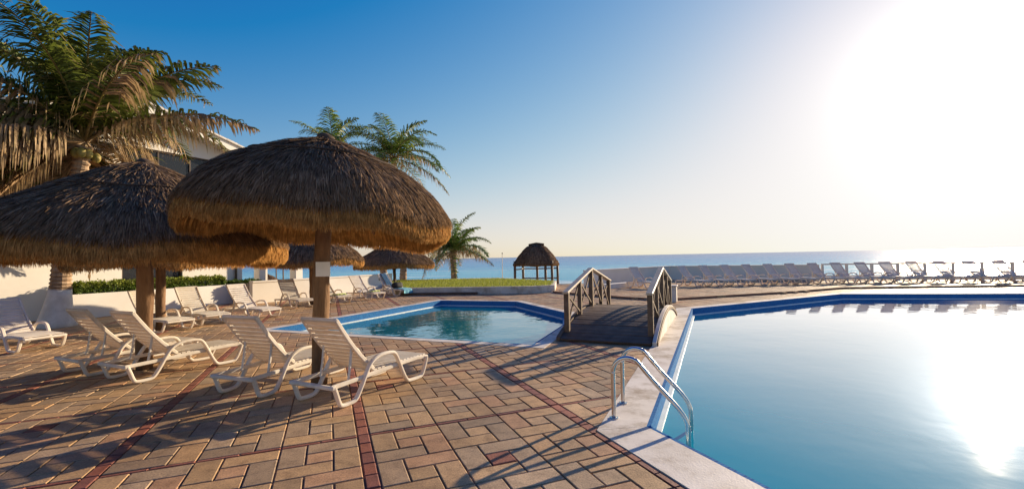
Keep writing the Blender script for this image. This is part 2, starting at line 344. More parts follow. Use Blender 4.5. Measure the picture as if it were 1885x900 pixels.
def sea_mat():
    m, nt, out = mat('sea_water'); b = nd(nt, 'ShaderNodeBsdfPrincipled', Roughness=.22); b.inputs['IOR'].default_value = 1.33; b.inputs['Specular IOR Level'].default_value = .12
    g = nd(nt, 'ShaderNodeNewGeometry'); sp = nd(nt, 'ShaderNodeSeparateXYZ'); nt.links.new(g.outputs['Position'], sp.inputs[0])
    mp = coords(nt, 'World', (.012, .05, 1)); n1 = nd(nt, 'ShaderNodeTexNoise', Scale=1.0, Detail=5, Roughness=.6); nt.links.new(mp.outputs[0], n1.inputs['Vector'])
    # distance bands: shallow turquoise over sand -> deep blue offshore
    md = nd(nt, 'ShaderNodeMath', operation='LOGARITHM'); md.inputs[1].default_value = 10.0; mxy = nd(nt, 'ShaderNodeMath', operation='MAXIMUM'); mxy.inputs[1].default_value = 10.0
    nt.links.new(sp.outputs['Y'], mxy.inputs[0]); nt.links.new(mxy.outputs[0], md.inputs[0])
    ad = nd(nt, 'ShaderNodeMath', operation='MULTIPLY_ADD'); nt.links.new(n1.outputs['Fac'], ad.inputs[0]); ad.inputs[1].default_value = .35; nt.links.new(md.outputs[0], ad.inputs[2])
    mr = nd(nt, 'ShaderNodeMapRange'); mr.inputs['From Min'].default_value = 1.8; mr.inputs['From Max'].default_value = 3.4; nt.links.new(ad.outputs[0], mr.inputs['Value'])
    r_ = ramp(nt, [(0.0, (.16, .50, .54)), (.16, (.03, .36, .52)), (.30, (.09, .44, .58)), (.45, (.012, .26, .50)), (.7, (.008, .17, .42)), (1.0, (.008, .11, .33))])
    nt.links.new(mr.outputs[0], r_.inputs['Fac'])
    # foam streaks near the shore
    mp2 = coords(nt, 'World', (.01, .11, 1)); n2 = nd(nt, 'ShaderNodeTexNoise', Scale=1.0, Detail=6, Roughness=.6); nt.links.new(mp2.outputs[0], n2.inputs['Vector'])
    fm = ramp(nt, [(.56, (0, 0, 0)), (.62, (1, 1, 1))]); nt.links.new(n2.outputs['Fac'], fm.inputs['Fac'])
    nr = nd(nt, 'ShaderNodeMapRange'); nr.inputs['From Min'].default_value = 170; nr.inputs['From Max'].default_value = 90; nt.links.new(sp.outputs['Y'], nr.inputs['Value'])
    mu = nd(nt, 'ShaderNodeMath', operation='MULTIPLY'); nt.links.new(fm.outputs[0], mu.inputs[0]); nt.links.new(nr.outputs[0], mu.inputs[1])
    c = mixc(nt, r_.outputs[0], (.72, .76, .76), mu.outputs[0]); nt.links.new(c, b.inputs['Base Color'])
    mp3 = coords(nt, 'World', (.25, .8, 1)); n3 = nd(nt, 'ShaderNodeTexNoise', Scale=1.0, Detail=6, Roughness=.6); nt.links.new(mp3.outputs[0], n3.inputs['Vector'])
    bp = nd(nt, 'ShaderNodeBump', Strength=.7, Distance=.5); nt.links.new(n3.outputs['Fac'], bp.inputs['Height']); nt.links.new(bp.outputs[0], b.inputs['Normal'])
    nt.links.new(b.outputs[0], out.inputs['Surface']); return m
M['sea'] = sea_mat()

# ------------------------------------------------------------------ plan of the place (metres, x right, y away)
AZ = R(24.0); AX = Vector((math.sin(AZ), math.cos(AZ))); BX = Vector((math.cos(AZ), -math.sin(AZ)))
GA = R(21.9); GU = Vector((math.cos(GA), math.sin(GA))); GV = Vector((-math.sin(GA), math.cos(GA)))
POOL = [(1.30, 4.42), (5.41, 13.78), (12.63, 17.53), (18.34, 16.39), (25.0, 14.6), (28, 8), (24, -3), (12, -7), (4.75, -4.16)]
POOL2 = [(-5.95, 11.24), (-2.85, 18.08), (.11, 17.04), (1.5, 13.4), (1.25, 11.2), (.35, 8.63)]
def offset_poly(poly, ds):
    """clockwise convex polygon moved outwards by ds[i] on edge i"""
    n = len(poly); L = []
    for i in range(n):
        a = Vector(poly[i]); b = Vector(poly[(i + 1) % n]); d = (b - a).normalized(); nrm = Vector((-d.y, d.x)); L.append((a + nrm * ds[i], d))
    out = []
    for i in range(n):
        p, d = L[i - 1]; q, e = L[i]; cr = d.x * e.y - d.y * e.x
        t = ((q.x - p.x) * e.y - (q.y - p.y) * e.x) / cr; out.append((p.x + d.x * t, p.y + d.y * t))
    return out
COP1 = offset_poly(POOL, [.46, .34, .34, .34, .34, .4, .4, .4, .52]); COP2 = offset_poly(POOL2, [.3, .3, .3, .3, .3, .26])
def inside(poly, p):
    r_ = False; n = len(poly)
    for i in range(n):
        a, b = poly[i], poly[(i + 1) % n]
        if (a[1] > p[1]) != (b[1] > p[1]) and p[0] < (b[0] - a[0]) * (p[1] - a[1]) / (b[1] - a[1]) + a[0]: r_ = not r_
    return r_
def clip_half(poly, a, b, keep_left):
    out = []; n = len(poly); dx, dy = b[0] - a[0], b[1] - a[1]
    def sd(p):
        s_ = dx * (p[1] - a[1]) - dy * (p[0] - a[0]); return s_ if keep_left else -s_
    for i in range(n):
        p, q = poly[i], poly[(i + 1) % n]; sp, sq = sd(p), sd(q)
        if sp >= 0: out.append(p)
        if (sp >= 0) != (sq >= 0):
            t = sp / (sp - sq); out.append((p[0] + (q[0] - p[0]) * t, p[1] + (q[1] - p[1]) * t))
    return out
def subtract(poly, cut):
    pieces = []; rem = poly; n = len(cut)
    for i in range(n):
        a, b = cut[i], cut[(i + 1) % n]
        o = clip_half(rem, a, b, True)        # left of a clockwise edge = outside
        if len(o) >= 3: pieces.append(o)
        rem = clip_half(rem, a, b, False)
        if len(rem) < 3: break
    return pieces
def area(p): return abs(sum(p[i][0] * p[(i + 1) % len(p)][1] - p[(i + 1) % len(p)][0] * p[i][1] for i in range(len(p)))) / 2

STEP_LINE = [(1.9, 20.7), (4.3, 17.3), (5.5, 16.3), (11.3, 18.4), (14.4, 19.9), (24.5, 19.0), (30, 18.0)]
TERRACE = STEP_LINE + [(34, 17.5), (36, 24), (10.2, 29.5), (3.4, 23.4)]
TERR_Z = .07

# ------------------------------------------------------------------ ground, beach, sea
def sheet_with_holes(name, outer, holes, z, material, **kw):
    bm = bmesh.new(); edges = []
    for loop in [outer] + holes:
        vs = [bm.verts.new((p[0], p[1], z)) for p in loop]
        for i in range(len(vs)): edges.append(bm.edges.new((vs[i], vs[(i + 1) % len(vs)])))
    bmesh.ops.triangle_fill(bm, use_beauty=True, use_dissolve=False, edges=edges)
    bad = [f for f in bm.faces if any(inside(h, f.calc_center_median()[:2]) for h in holes)]
    if bad: bmesh.ops.delete(bm, geom=bad, context='FACES')
    for f in bm.faces:
        if f.normal.z < 0: f.normal_flip()
    me = bpy.data.meshes.new(name); bm.to_mesh(me); bm.free(); me.materials.append(material)
    return link(name, me, **kw)
pavement = sheet_with_holes('pavement', [(-30, -8), (-30, 24), (-9, 27.5), (-5, 23), (1.9, 21.6), (3.2, 23.0), (10, 29), (38, 24), (38, -14)], [COP1, COP2], -.014, M['mortar'], kind='structure')

def beach_h(x, y):
    d = y - 23
    return -.06 - 1.0 * min(1, max(0, d / 8)) - 1.7 * min(1, max(0, (d - 12) / 28))
bv = []; bf = []; NX, NY = 61, 41
for j in range(NY):
    for i in range(NX):
        x = -70 + 170 * i / (NX - 1); y = 20.5 + 40 * j / (NY - 1)
        bv.append((x, y, beach_h(x, y) + (rnd.uniform(-.06, .06) if j > 4 else 0)))
for j in range(NY - 1):
    for i in range(NX - 1): a = j * NX + i; bf.append((a, a + 1, a + NX + 1, a + NX))
mb = MB(); mb.smooth = True; mb.add(bv, bf); mb.build('beach', M['sand'], kind='structure')
mb = MB(); mb.add([(-16000, 40, -2.5), (16000, 40, -2.5), (16000, 22000, -2.5), (-16000, 22000, -2.5)], [(0, 1, 2, 3)]); mb.build('sea', M['sea'], kind='structure')
# land behind the camera and to the sides
mb = MB(); mb.add([(-400, -400, -.3), (400, -400, -.3), (400, -9, -.3), (-400, -9, -.3)], [(0, 1, 2, 3)])
mb.add([(-400, -9, -.3), (-29, -9, -.3), (-29, 45, -.3), (-400, 45, -.3)], [(0, 1, 2, 3)])
mb.add([(37.5, -9, -.3), (400, -9, -.3), (400, 20, -.3), (37.5, 20, -.3)], [(0, 1, 2, 3)]); mb.build('ground', M['sand'], kind='structure')

# ------------------------------------------------------------------ paving: each block a paver
TAN = [(.45, .29, .15), (.43, .275, .145), (.48, .315, .17), (.40, .265, .15), (.45, .28, .14), (.36, .25, .155), (.49, .31, .16), (.42, .30, .19), (.33, .235, .15), (.46, .27, .15)]
RED = [(.30, .105, .065), (.27, .095, .06), (.33, .125, .08), (.25, .095, .07)]
def rect_uv(u0, u1, v0, v1): return [tuple(GU * u + GV * v) for u, v in ((u0, v0), (u1, v0), (u1, v1), (u0, v1))]
UB, SB, GAP = .64, .11, .013
CELL_U = 3 * UB + SB; CELL_V = 3 * UB + .05; U0 = .343; V0 = 4.595
t3 = UB / 3
pav = []     # (u0,u1,v0,v1,colour,shape key)
for cu in range(-18, 20):
    for cv in range(-7, 18):
        ub = U0 + cu * CELL_U; vb = V0 + cv * CELL_V
        cx, cy = GU * (ub + 1) + GV * (vb + 1)
        if cy < -6 or cy > 31 or cx < -24 or cx > 34: continue
        if (Vector((cx, cy)) - Vector((-12.3, 19.07))).dot(BX) < -1.5: continue
        ang = abs(math.atan2(cx, max(cy, .01)));
        if math.hypot(cx, cy) > 6 and (cy < 0 or ang > R(56)): continue
        for k in range(9):   # red strip running along v
            L = (3 * UB + .05) / 9
            pav.append((ub - SB, ub, vb + k * L, vb + (k + 1) * L, rnd.choice(RED), 'rv'))
        for k in range(6):   # narrow red strip along u
            L = 3 * UB / 6
            pav.append((ub + k * L, ub + (k + 1) * L, vb - .05, vb, rnd.choice(RED), 'ru'))
        for i in range(3):
            for j in range(3):
                u, v = ub + i * UB, vb + j * UB
                for (a, b, c, d, key) in ((0, 2, 0, 1, 'h'), (0, 1, 1, 3, 'v'), (1, 3, 2, 3, 'h'), (2, 3, 0, 2, 'v'), (1, 2, 1, 2, 'c')):
                    colr = rnd.choice(RED) if (key == 'c' and rnd.random() < .06) else rnd.choice(TAN)
                    k_ = rnd.uniform(.86, 1.1)
                    pav.append((u + a * t3, u + b * t3, v + c * t3, v + d * t3, tuple(q * k_ for q in colr), key))
def paver_shape(poly, gap, ch, z1, mbb, zlow=-.03):
    """bevelled paver from a convex polygon (counter-clockwise)"""
    c = Vector((sum(p[0] for p in poly) / len(poly), sum(p[1] for p in poly) / len(poly)))
    n = len(poly)
    def inset(d):
        out = []
        for i in range(n):
            p = Vector(poly[i]); a = (Vector(poly[i - 1]) - p); b = (Vector(poly[(i + 1) % n]) - p)
            if a.length < 1e-6 or b.length < 1e-6: out.append(p); continue
            a.normalize(); b.normalize(); q = p + (a + b) * d; out.append(q)
        return out
    o = inset(gap / 2); t = inset(gap / 2 + ch)
    vs = [(p.x, p.y, zlow) for p in o] + [(p.x, p.y, z1 - ch * .8) for p in o] + [(p.x, p.y, z1) for p in t]
    fs = []
    for i in range(n):
        j = (i + 1) % n; fs.append((i, j, n + j, n + i)); fs.append((n + i, n + j, 2 * n + j, 2 * n + i))
    fs.append(tuple(range(2 * n, 3 * n))); mbb.add(vs, fs)
cand = []; far = MB(); far_t = MB()
for (u0, u1, v0, v1, colr, key) in pav:
    poly = rect_uv(u0, u1, v0, v1); cx = sum(p[0] for p in poly) / 4; cy = sum(p[1] for p in poly) / 4
    if inside(COP1, (cx, cy)) and all(inside(COP1, p) for p in poly): continue
    if inside(COP2, (cx, cy)) and all(inside(COP2, p) for p in poly): continue
    cut = None
    for cp in (COP1, COP2):
        if any(inside(cp, p) for p in poly): cut = cp
    if cut:
        for pc in subtract(poly, cut):
            if area(pc) > .0012:
                far.tint(colr); paver_shape(pc, .008, .004, rnd.uniform(-.002, .002), far)
        continue
    d = math.hypot(cx, cy); vis = cy > 1.0 and abs(cx) / cy < 1.14 and cy * 428 / 838 > -10
    below = cy > 3.05 and vis
    cand.append((area(poly) / (max(cy, .1) ** 3) if below else 0, u0, u1, v0, v1, colr, key, cx, cy))
cand.sort(key=lambda c: -c[0])
shape_cache = {}
for i, (sc, u0, u1, v0, v1, colr, key, cx, cy) in enumerate(cand):
    if i < 300 and sc > 0:
        if key not in shape_cache:
            m_ = MB(); w, h = (u1 - u0) / 2, (v1 - v0) / 2
            paver_shape([(-w, -h), (w, -h), (w, h), (-w, h)], GAP, .006, 0, m_); shape_cache[key] = m_.mesh('paver', M['paver'])
        o = link('paver', shape_cache[key], pavement); o.location = (cx, cy, rnd.uniform(-.0025, .0025))
        o.rotation_euler = (rnd.uniform(-.006, .006), rnd.uniform(-.006, .006), GA + rnd.uniform(-.006, .006)); o.color = (*colr, 1)
    else:
        if cy > 27.5 and not inside(TERRACE, (cx, cy)): continue
        up = inside(TERRACE, (cx, cy)); tgt = far_t if up else far
        tgt.tint(colr); paver_shape(rect_uv(u0, u1, v0, v1), GAP, .006, rnd.uniform(-.0025, .0025) + (TERR_Z if up else 0), tgt)
far.build('distant_pavers', M['paver_far'], pavement, kind='stuff')
terrace = MB(); terrace.prism(TERRACE, -.1, TERR_Z - .013); terrace = terrace.build('terrace', M['mortar'], kind='structure')
far_t.build('distant_pavers', M['paver_far'], terrace, kind='stuff')
def ribbon_wall(line, w, z0, z1, mbb):
    """wall of width w whose centre follows a polyline, mitred"""
    n = len(line); Lf, Rt = [], []
    for i in range(n):
        p = Vector(line[i]); a = (p - Vector(line[i - 1])).normalized() if i > 0 else None; b = (Vector(line[i + 1]) - p).normalized() if i < n - 1 else None
        d = (a + b).normalized() if a and b else (a or b); nn = Vector((-d.y, d.x)); k = 1 / max(.4, nn.dot(Vector((-(a or b).y, (a or b).x))))
        Lf.append(p + nn * w / 2 * k); Rt.append(p - nn * w / 2 * k)
    vs = []
    for i in range(n): vs += [(Rt[i].x, Rt[i].y, z0), (Lf[i].x, Lf[i].y, z0), (Lf[i].x, Lf[i].y, z1), (Rt[i].x, Rt[i].y, z1)]
    fs = [(0, 3, 2, 1), tuple(4 * (n - 1) + k for k in range(4))]
    for i in range(n - 1):
        for k in range(4): a = 4 * i + k; b = 4 * i + (k + 1) % 4; fs.append((a, b, b + 4, a + 4))
    mbb.add(vs, fs)
kb = MB(); ribbon_wall(STEP_LINE, .13, -.1, TERR_Z + .012, kb)
M['step'] = surf('step_edge_brick', (.20, .10, .065), (.30, .16, .10), 3, .8, .3, 30); kb.build('terrace_step', M['step'], terrace)

# ------------------------------------------------------------------ pools
WATER_Z = -.19
def wall_strip(poly, prof, mbb, uvscale=True):
    """prof = [(inset, z), ...] going down; returns with uv"""
    n = len(poly); rings = [offset_poly(poly, [-i_] * n) if i_ else poly for i_, z in prof]
    for k in range(len(prof) - 1):
        for i in range(n):
            j = (i + 1) % n; a, b = rings[k][i], rings[k][j]; c, d = rings[k + 1][j], rings[k + 1][i]
            mbb.add([(a[0], a[1], prof[k][1]), (b[0], b[1], prof[k][1]), (c[0], c[1], prof[k + 1][1]), (d[0], d[1], prof[k + 1][1])], [(0, 1, 2, 3)])
def add_wall_uv(o):
    me = o.data; uv = me.uv_layers.new(name='UVMap')
    for p in me.polygons:
        v = [me.vertices[i].co for i in p.vertices]; d = (v[1] - v[0]); d.z = 0; d.normalize() if d.length else None
        for li, vi in zip(p.loop_indices, p.vertices):
            q = me.vertices[vi].co; uv.data[li].uv = (q.x * d.x + q.y * d.y, q.z)
def make_pool(poly, copd, name, wname, depth, floor_mat, wmat):
    cop = offset_poly(poly, copd); n = len(poly)
    basin = MB(); wall_strip(poly, [(.05, -.235), (.05, -depth)], basin)
    fl = offset_poly(poly, [-.05] * n); basin.add([(p[0], p[1], -depth) for p in fl], [tuple(range(n - 1, -1, -1))])
    basin = basin.build(name, floor_mat, kind='structure')
    lip = offset_poly(poly, [.04] * n)
    for i in range(n):
        j = (i + 1) % n; st = MB()
        a, b, c, d = Vector(cop[i]), Vector(cop[j]), Vector(lip[j]), Vector(lip[i]); e = (b - a).normalized() * .003
        st.prism([tuple(a + e), tuple(b - e), tuple(c - e), tuple(d + e)], -.055, .006); st.build('coping', M['coping'], basin)
    nz = MB(); wall_strip(poly, [(-.04, .004), (0.0, .004), (0.0, -.045)], nz); nz = nz.build('tile_nosing', M['tile'], basin); add_wall_uv(nz)
    t = MB(); wall_strip(poly, [(0, -.045), (0, -.168)], t); t = t.build('tile_band', M['tile'], basin); add_wall_uv(t)
    l = MB(); wall_strip(poly, [(0, -.168), (.052, -.170), (.052, -.235), (.05, -.235)], l); l.build('overflow_ledge', M['ledge'], basin)
    w = MB(); wp = offset_poly(poly, [-.05] * n); w.add([(p[0], p[1], WATER_Z) for p in wp], [tuple(range(n - 1, -1, -1))]); w.build(wname, M[wmat], kind='structure')
    return basin
make_pool(POOL, [.46, .34, .34, .34, .34, .4, .4, .4, .52], 'main_pool', 'main_pool_water', 1.6, M['pool_paint'], 'water')
make_pool(POOL2, [.3, .3, .3, .3, .3, .26], 'small_pool', 'small_pool_water', 1.2, M['pool_paint'], 'water2')

# ------------------------------------------------------------------ low walls
def wall_line(line, w, h, name, label, z0=-.3, cap=True, matn='plaster', zb=0.0):
    e = empty(name, (line[0][0], line[0][1], zb), label=label, cat='wall')
    off = Vector(line[0]); loc = [tuple(Vector(p) - off) for p in line]
    m_ = MB(); ribbon_wall(loc, w, z0, h, m_); m_.build('wall_body', M[matn], e)
    if cap: m_ = MB(); ribbon_wall(loc, w + .06, h, h + .06, m_); m_.build('coping_cap', M[matn], e)
    return e
PAR = [(3.7, 23.2), (9.7, 28.4), (17.0, 25.3)]
wall_line(PAR, .25, .80, 'parapet_wall', 'long solid white parapet behind the row of loungers facing the sea', zb=TERR_Z)
wall_line([(4.3, 21.6), (6.6, 23.6)], .35, .22, 'low_kerb_wall', 'low white kerb wall in front of the solid parapet', zb=TERR_Z, cap=False)
# open railing continuing the parapet
e = empty('railing', (17.15, 25.24, TERR_Z), label='white open railing of posts and rails beyond the solid parapet', cat='railing')
ra, rb = Vector((17.15, 25.24)), Vector((30.5, 19.6)); rd = (rb - ra).normalized(); n_post = 13
ang = math.atan2(rd.y, rd.x); Mr = Matrix.Rotation(ang, 3, 'Z')
for k in range(n_post + 1):
    p = (rb - ra) * k / n_post; m_ = MB(); m_.cbox((p.x, p.y, .40), (.12, .12, .84), .008, Mr); m_.build('post', M['plaster'], e)
m_ = MB(); c = (rb - ra) / 2; m_.cbox((c.x, c.y, .862), ((rb - ra).length + .1, .16, .08), .01, Mr); m_.build('top_rail', M['plaster'], e)
m_ = MB(); m_.cbox((c.x, c.y, .14), ((rb - ra).length + .1, .09, .24), .01, Mr); m_.build('plinth_rail', M['plaster'], e)
wall_line([(-10.45, 18.2), (-8.7, 21.4), (-6.75, 25.2)], .22, .84, 'garden_wall', 'low white garden wall behind the loungers left of the small pool')
# small plaster block by the bridge
e = empty('plaster_block', (5.45, 15.78, 0), -AZ, label='short cream plaster block standing beside the far end of the footbridge', cat='block')
m_ = MB(); m_.cbox((0, 0, .27), (.40, .40, .54), .02); m_.build('block_body', M['plaster_old'], e)
m_ = MB(); m_.cbox((0, 0, .565), (.46, .46, .05), .012); m_.build('block_cap', M['plaster_old'], e)

# raised lawn bed
LAWN = [(-5.4, 21.3), (.88, 20.75), (1.85, 21.2), (2.3, 25), (-1, 29.5), (-8.0, 29.5), (-7.0, 24.8)]
e = empty('raised_lawn_bed', (-1, 23, 0), label='raised lawn bed with a white retaining wall beyond the small pool', cat='lawn bed')
m_ = MB(); lw = [(p[0] + 1, p[1] - 23) for p in LAWN]; ribbon_wall(lw + [lw[0]], .18, -.2, .33, m_); m_.build('retaining_wall', M['plaster_old'], e)
ins = offset_poly(LAWN[::-1] if area(LAWN) < 0 else LAWN, [0] * len(LAWN))
m_ = MB(); m_.prism(lw, -.2, .30); m_.build('turf', M['lawn'], e)
N = 26000; xs = np.random.RandomState(3); P0 = []
while len(P0) < N:
    x, y = xs.uniform(-8, 2.3), xs.uniform(20.8, 29.5)
    if inside(LAWN, (x, y)): P0.append((x + 1, y - 23))
P0 = np.array(P0); N = len(P0); hh = xs.uniform(.04, .11, N); th = xs.uniform(0, 6.28, N); wv = np.stack([np.cos(th), np.sin(th), np.zeros(N)], 1)
P = np.zeros((N, 3, 3)); P[:, :, :2] = P0[:, None, :]; P[:, :, 2] = .29 + hh[:, None] * np.array([0, .6, 1.])
P[:, :, 0] += (xs.normal(0, .02, N)[:, None]) * np.array([0, .3, 1.]); Wd = wv[:, None, :] * np.array([.008, .006, .001])[None, :, None]
C = np.array([.22, .27, .04]) * xs.uniform(.6, 1.3, (N, 1)) + xs.uniform(0, .10, (N, 1)) * np.array([1, .6, .1])
np_strips('grass', P, Wd, C, M['grass'], e, kind='stuff')
e = empty('timber_edging', (-3.4, 20.88, 0), R(-5), label='dark timber beam lying at the foot of the lawn wall', cat='beam')
m_ = MB(); m_.cbox((0, 0, .06), (3.6, .16, .10), .012); m_.build('beam', M['deck'], e)
m_ = MB(); m_.cbox((-1.2, -.02, .005), (.1, .22, .03), .003); m_.build('bearer', M['deck'], e)
m_ = MB(); m_.cbox((1.2, -.02, .005), (.1, .22, .03), .003); m_.build('bearer', M['deck'], e)

# ------------------------------------------------------------------ footbridge
BL, BH, BW = 4.6, .40, 1.88
bo = Vector((0.83, 8.95)); bdir = AX; bacross = BX
e = empty('footbridge', (bo.x, bo.y, 0), -AZ, label='arched dark timber footbridge with crossed-brace railings between the two pools', cat='bridge')
def dz(s): return BH * 4 * s * (BL - s) / BL ** 2 + .05
npl = 34
for k in range(npl):
    s0, s1 = BL * k / npl, BL * (k + 1) / npl; z0, z1 = dz(s0), dz(s1); sl = math.atan2(z1 - z0, s1 - s0)
    m_ = MB(); m_.cbox((BW / 2 + rnd.uniform(-.012, .012), (s0 + s1) / 2, (z0 + z1) / 2 - .02 + rnd.uniform(-.003, .003)), (BW - .16, (s1 - s0) / math.cos(sl) - .010, .04), .004, Matrix.Rotation(sl, 3, 'X'))
    m_.build('plank', M['deck'], e)
for w_, mt, nm in ((.035, 'wood', 'stringer'), (BW - .035, 'plaster_old', 'side_wall')):
    pts_t = [(s, dz(s) + .03) for s in np.linspace(0, BL, 25)]
    m_ = MB(); vs = []
    for s, z in pts_t:
        zl = max(-.02, z - .24) if nm == 'stringer' else -.02
        vs += [(w_ - .035, s, z), (w_ + .035, s, z), (w_ + .035, s, min(zl, z - .02)), (w_ - .035, s, min(zl, z - .02))]
    fs = [(0, 1, 2, 3), tuple(96 + k for k in (3, 2, 1, 0))]
    for i in range(24):
        for k in range(4): a = 4 * i + k; b = 4 * i + (k + 1) % 4; fs.append((a, a + 4, b + 4, b))
    m_.add(vs, fs); m_.build(nm, M[mt], e)
m_ = MB()      # lighter arched trim bead on the sunny side
m_.sweep([(BW + .012, s, dz(s) - .03) for s in np.linspace(.05, BL - .05, 25)], .03, .07, (1, 0, 0)); m_.build('edge_trim', M['wood'], e)
PS = [.32, 1.28, 2.3, 3.3, 4.25]
for w_ in (.13, BW - .13):
    tops = []
    for i, s in enumerate(PS):
        zt = (.92, 1.12, 1.32, 1.13, .94)[i]; tops.append((w_, s, zt))
        m_ = MB(); m_.cbox((w_, s, (zt + dz(s) - .1) / 2), (.10 if i in (0, 2, 4) else .085, .10 if i in (0, 2, 4) else .085, zt - dz(s) + .1), .008); m_.build('post', M['wood'], e)
    for a, b in ((0, 2), (2, 4)):
        p, q = Vector(tops[a]), Vector(tops[b]); d = (q - p)
        p = p - d.normalized() * (.1 if a == 0 else 0); q = q + d.normalized() * (.1 if b == 4 else 0)
        m_ = MB(); m_.sweep([p + Vector((0, 0, .022)), (p + q) / 2 + Vector((0, 0, .022)), q + Vector((0, 0, .022))], .13, .045, (1, 0, 0)); m_.build('handrail', M['rail_wood'], e)
    for i in range(4):
        s0, s1 = PS[i], PS[i + 1]; z0, z1 = tops[i][2] - .06, tops[i + 1][2] - .06; y0, y1 = dz(s0) + .06, dz(s1) + .06
        for q, (za, zb_) in enumerate(((z0, y1), (y0, z1))):
            off = -.014 if q else .014
            m_ = MB(); m_.sweep([(w_ + off, s0 + .03, za), (w_ + off, (s0 + s1) / 2, (za + zb_) / 2), (w_ + off, s1 - .03, zb_)], .026, .048, (1, 0, 0)); m_.build('brace', M['wood'], e)

# ------------------------------------------------------------------ pool ladder
LAD_N = BX
e = empty('pool_ladder', (1.0, 4.66, 0), -AZ, label='bent stainless steel ladder handrails at the corner of the main pool', cat='pool ladder')
def arc(cx, cz, r_, a0, a1, n=8): return [(cx + r_ * math.cos(R(a0 + (a1 - a0) * k / n)), cz + r_ * math.sin(R(a0 + (a1 - a0) * k / n))) for k in range(n + 1)]
prof = [(0, .0), (0, .25), (0, .46)] + arc(.15, .47, .15, 180, 48, 9)
q = prof[-1]; prof += [(.40, .405), (.58, .215)] + [(.655, .12), (.69, .05), (.70, -.03), (.70, -.3), (.70, -.95)]
for k, w_ in enumerate((0, .50)):
    m_ = MB(); m_.smooth = True; pts = [(t, w_, z) for t, z in prof]
    # refine with Catmull-Rom
    fine = []
    for i in range(len(pts) - 1):
        p0, p1, p2, p3 = [Vector(pts[max(0, min(len(pts) - 1, i + d))]) for d in (-1, 0, 1, 2)]
        for s in range(4):
            t = s / 4; fine.append(.5 * ((2 * p1) + (p2 - p0) * t + (2 * p0 - 5 * p1 + 4 * p2 - p3) * t * t + (3 * p1 - p0 - 3 * p2 + p3) * t ** 3))
    fine.append(Vector(pts[-1])); m_.tube(fine, .0225, 14); m_.build('rail', M['steel'], e)
    m_ = MB(); m_.tube([(0, w_, .004), (0, w_, .016), (0, w_, .02)], [.048, .048, .034], 16); m_.build('flange', M['steel'], e)
for z in (-.35, -.62, -.88):
    m_ = MB(); m_.cbox((.70, .25, z), (.09, .50, .03), .008); m_.build('step', M['steel'], e)

# ------------------------------------------------------------------ sun loungers (local +y = foot end)
def make_lounger():
    e = empty('sun_lounger', cat='sun lounger'); W2 = .335
    # side frame profile (y,z)
    def smooth_path(p, n=5):
        out = []
        for i in range(len(p) - 1):
            p0, p1, p2, p3 = [Vector(p[max(0, min(len(p) - 1, i + d))]) for d in (-1, 0, 1, 2)]
            for s in range(n):
                t = s / n; out.append(.5 * ((2 * p1) + (p2 - p0) * t + (2 * p0 - 5 * p1 + 4 * p2 - p3) * t * t + (3 * p1 - p0 - 3 * p2 + p3) * t ** 3))
        out.append(Vector(p[-1])); return out
    for sx in (-1, 1):
        m_ = MB(); x = sx * W2
        pth = [(x, -.03, .255), (x, .0, .18), (x, .045, .06), (x, .09, .03), (x, .22, .03), (x, .29, .055), (x, .36, .15), (x, .47, .34), (x, .55, .43), (x, .68, .475), (x, .86, .475), (x, .95, .44), (x, 1.02, .33), (x, 1.11, .15), (x, 1.18, .05), (x, 1.25, .03), (x, 1.44, .03), (x, 1.50, .06), (x, 1.56, .17), (x, 1.60, .275)]
        m_.smooth = False; m_.sweep(smooth_path(pth, 4), .058, .042, (1, 0, 0), b=.3); m_.build('side_frame', M['resin'], e)
        m_ = MB(); m_.sweep([(x * .93, -.045, .255), (x * .93, .3, .262), (x * .93, 1.0, .285), (x * .93, 1.4, .29), (x * .93, 1.64, .265)], .034, .05, (1, 0, 0)); m_.build('seat_rail', M['resin'], e)
    m_ = MB(); m_.cbox((0, -.045, .252), (W2 * 2 + .05, .05, .045), .01); m_.build('rear_bar', M['resin'], e)
    m_ = MB(); m_.cbox((0, 1.645, .262), (W2 * 1.92, .05, .05), .014); m_.build('front_bar', M['resin'], e)
    for k in range(15):
        y = .64 + k * .068; m_ = MB(); m_.cbox((0, y, .302 + .012 * math.sin(k / 14 * math.pi)), (W2 * 1.80, .058, .018), .005); m_.build('seat_slat', M['resin'], e)
    hy, hz, ty, tz = .62, .315, .06, .975
    d = Vector((0, ty - hy, tz - hz)); L = d.length; d.normalize(); nrm = Vector((0, -d.z, d.y)) * -1
    for sx in (-1, 1):
        x = sx * (W2 - .055); m_ = MB()
        pts = [Vector((x, hy, hz)) + d * (L * t) - nrm * (.03 * math.sin(math.pi * t)) for t in np.linspace(0, 1, 7)]
        m_.sweep(pts, .034, .05, (1, 0, 0)); m_.build('back_rail', M['resin'], e)
        m_ = MB(); b = Vector((x * .82, hy, hz)) + d * (L * .52); m_.sweep([b, (x * .82, .30, .42), (x * .82, .27, .25)], .026, .03, (1, 0, 0)); m_.build('prop', M['resin'], e)
    Mrot = Matrix((Vector((1, 0, 0)), d, nrm)).transposed()
    for k in range(12):
        t = .03 + k * .0845; c = Vector((0, hy, hz)) + d * (L * t) - nrm * (.03 * math.sin(math.pi * t) + .004)
        m_ = MB(); m_.cbox(c, (W2 * 2 - .145, .060 if k < 11 else .085, .016), .004, Mrot); m_.build('back_slat', M['resin'], e)
    m_ = MB(); c = Vector((0, hy, hz)) + d * (L * 1.0); m_.cbox(c, (W2 * 2 - .08, .05, .04), .012, Mrot); m_.build('head_bar', M['resin'], e)
    return e
proto = make_lounger(); used = [False]
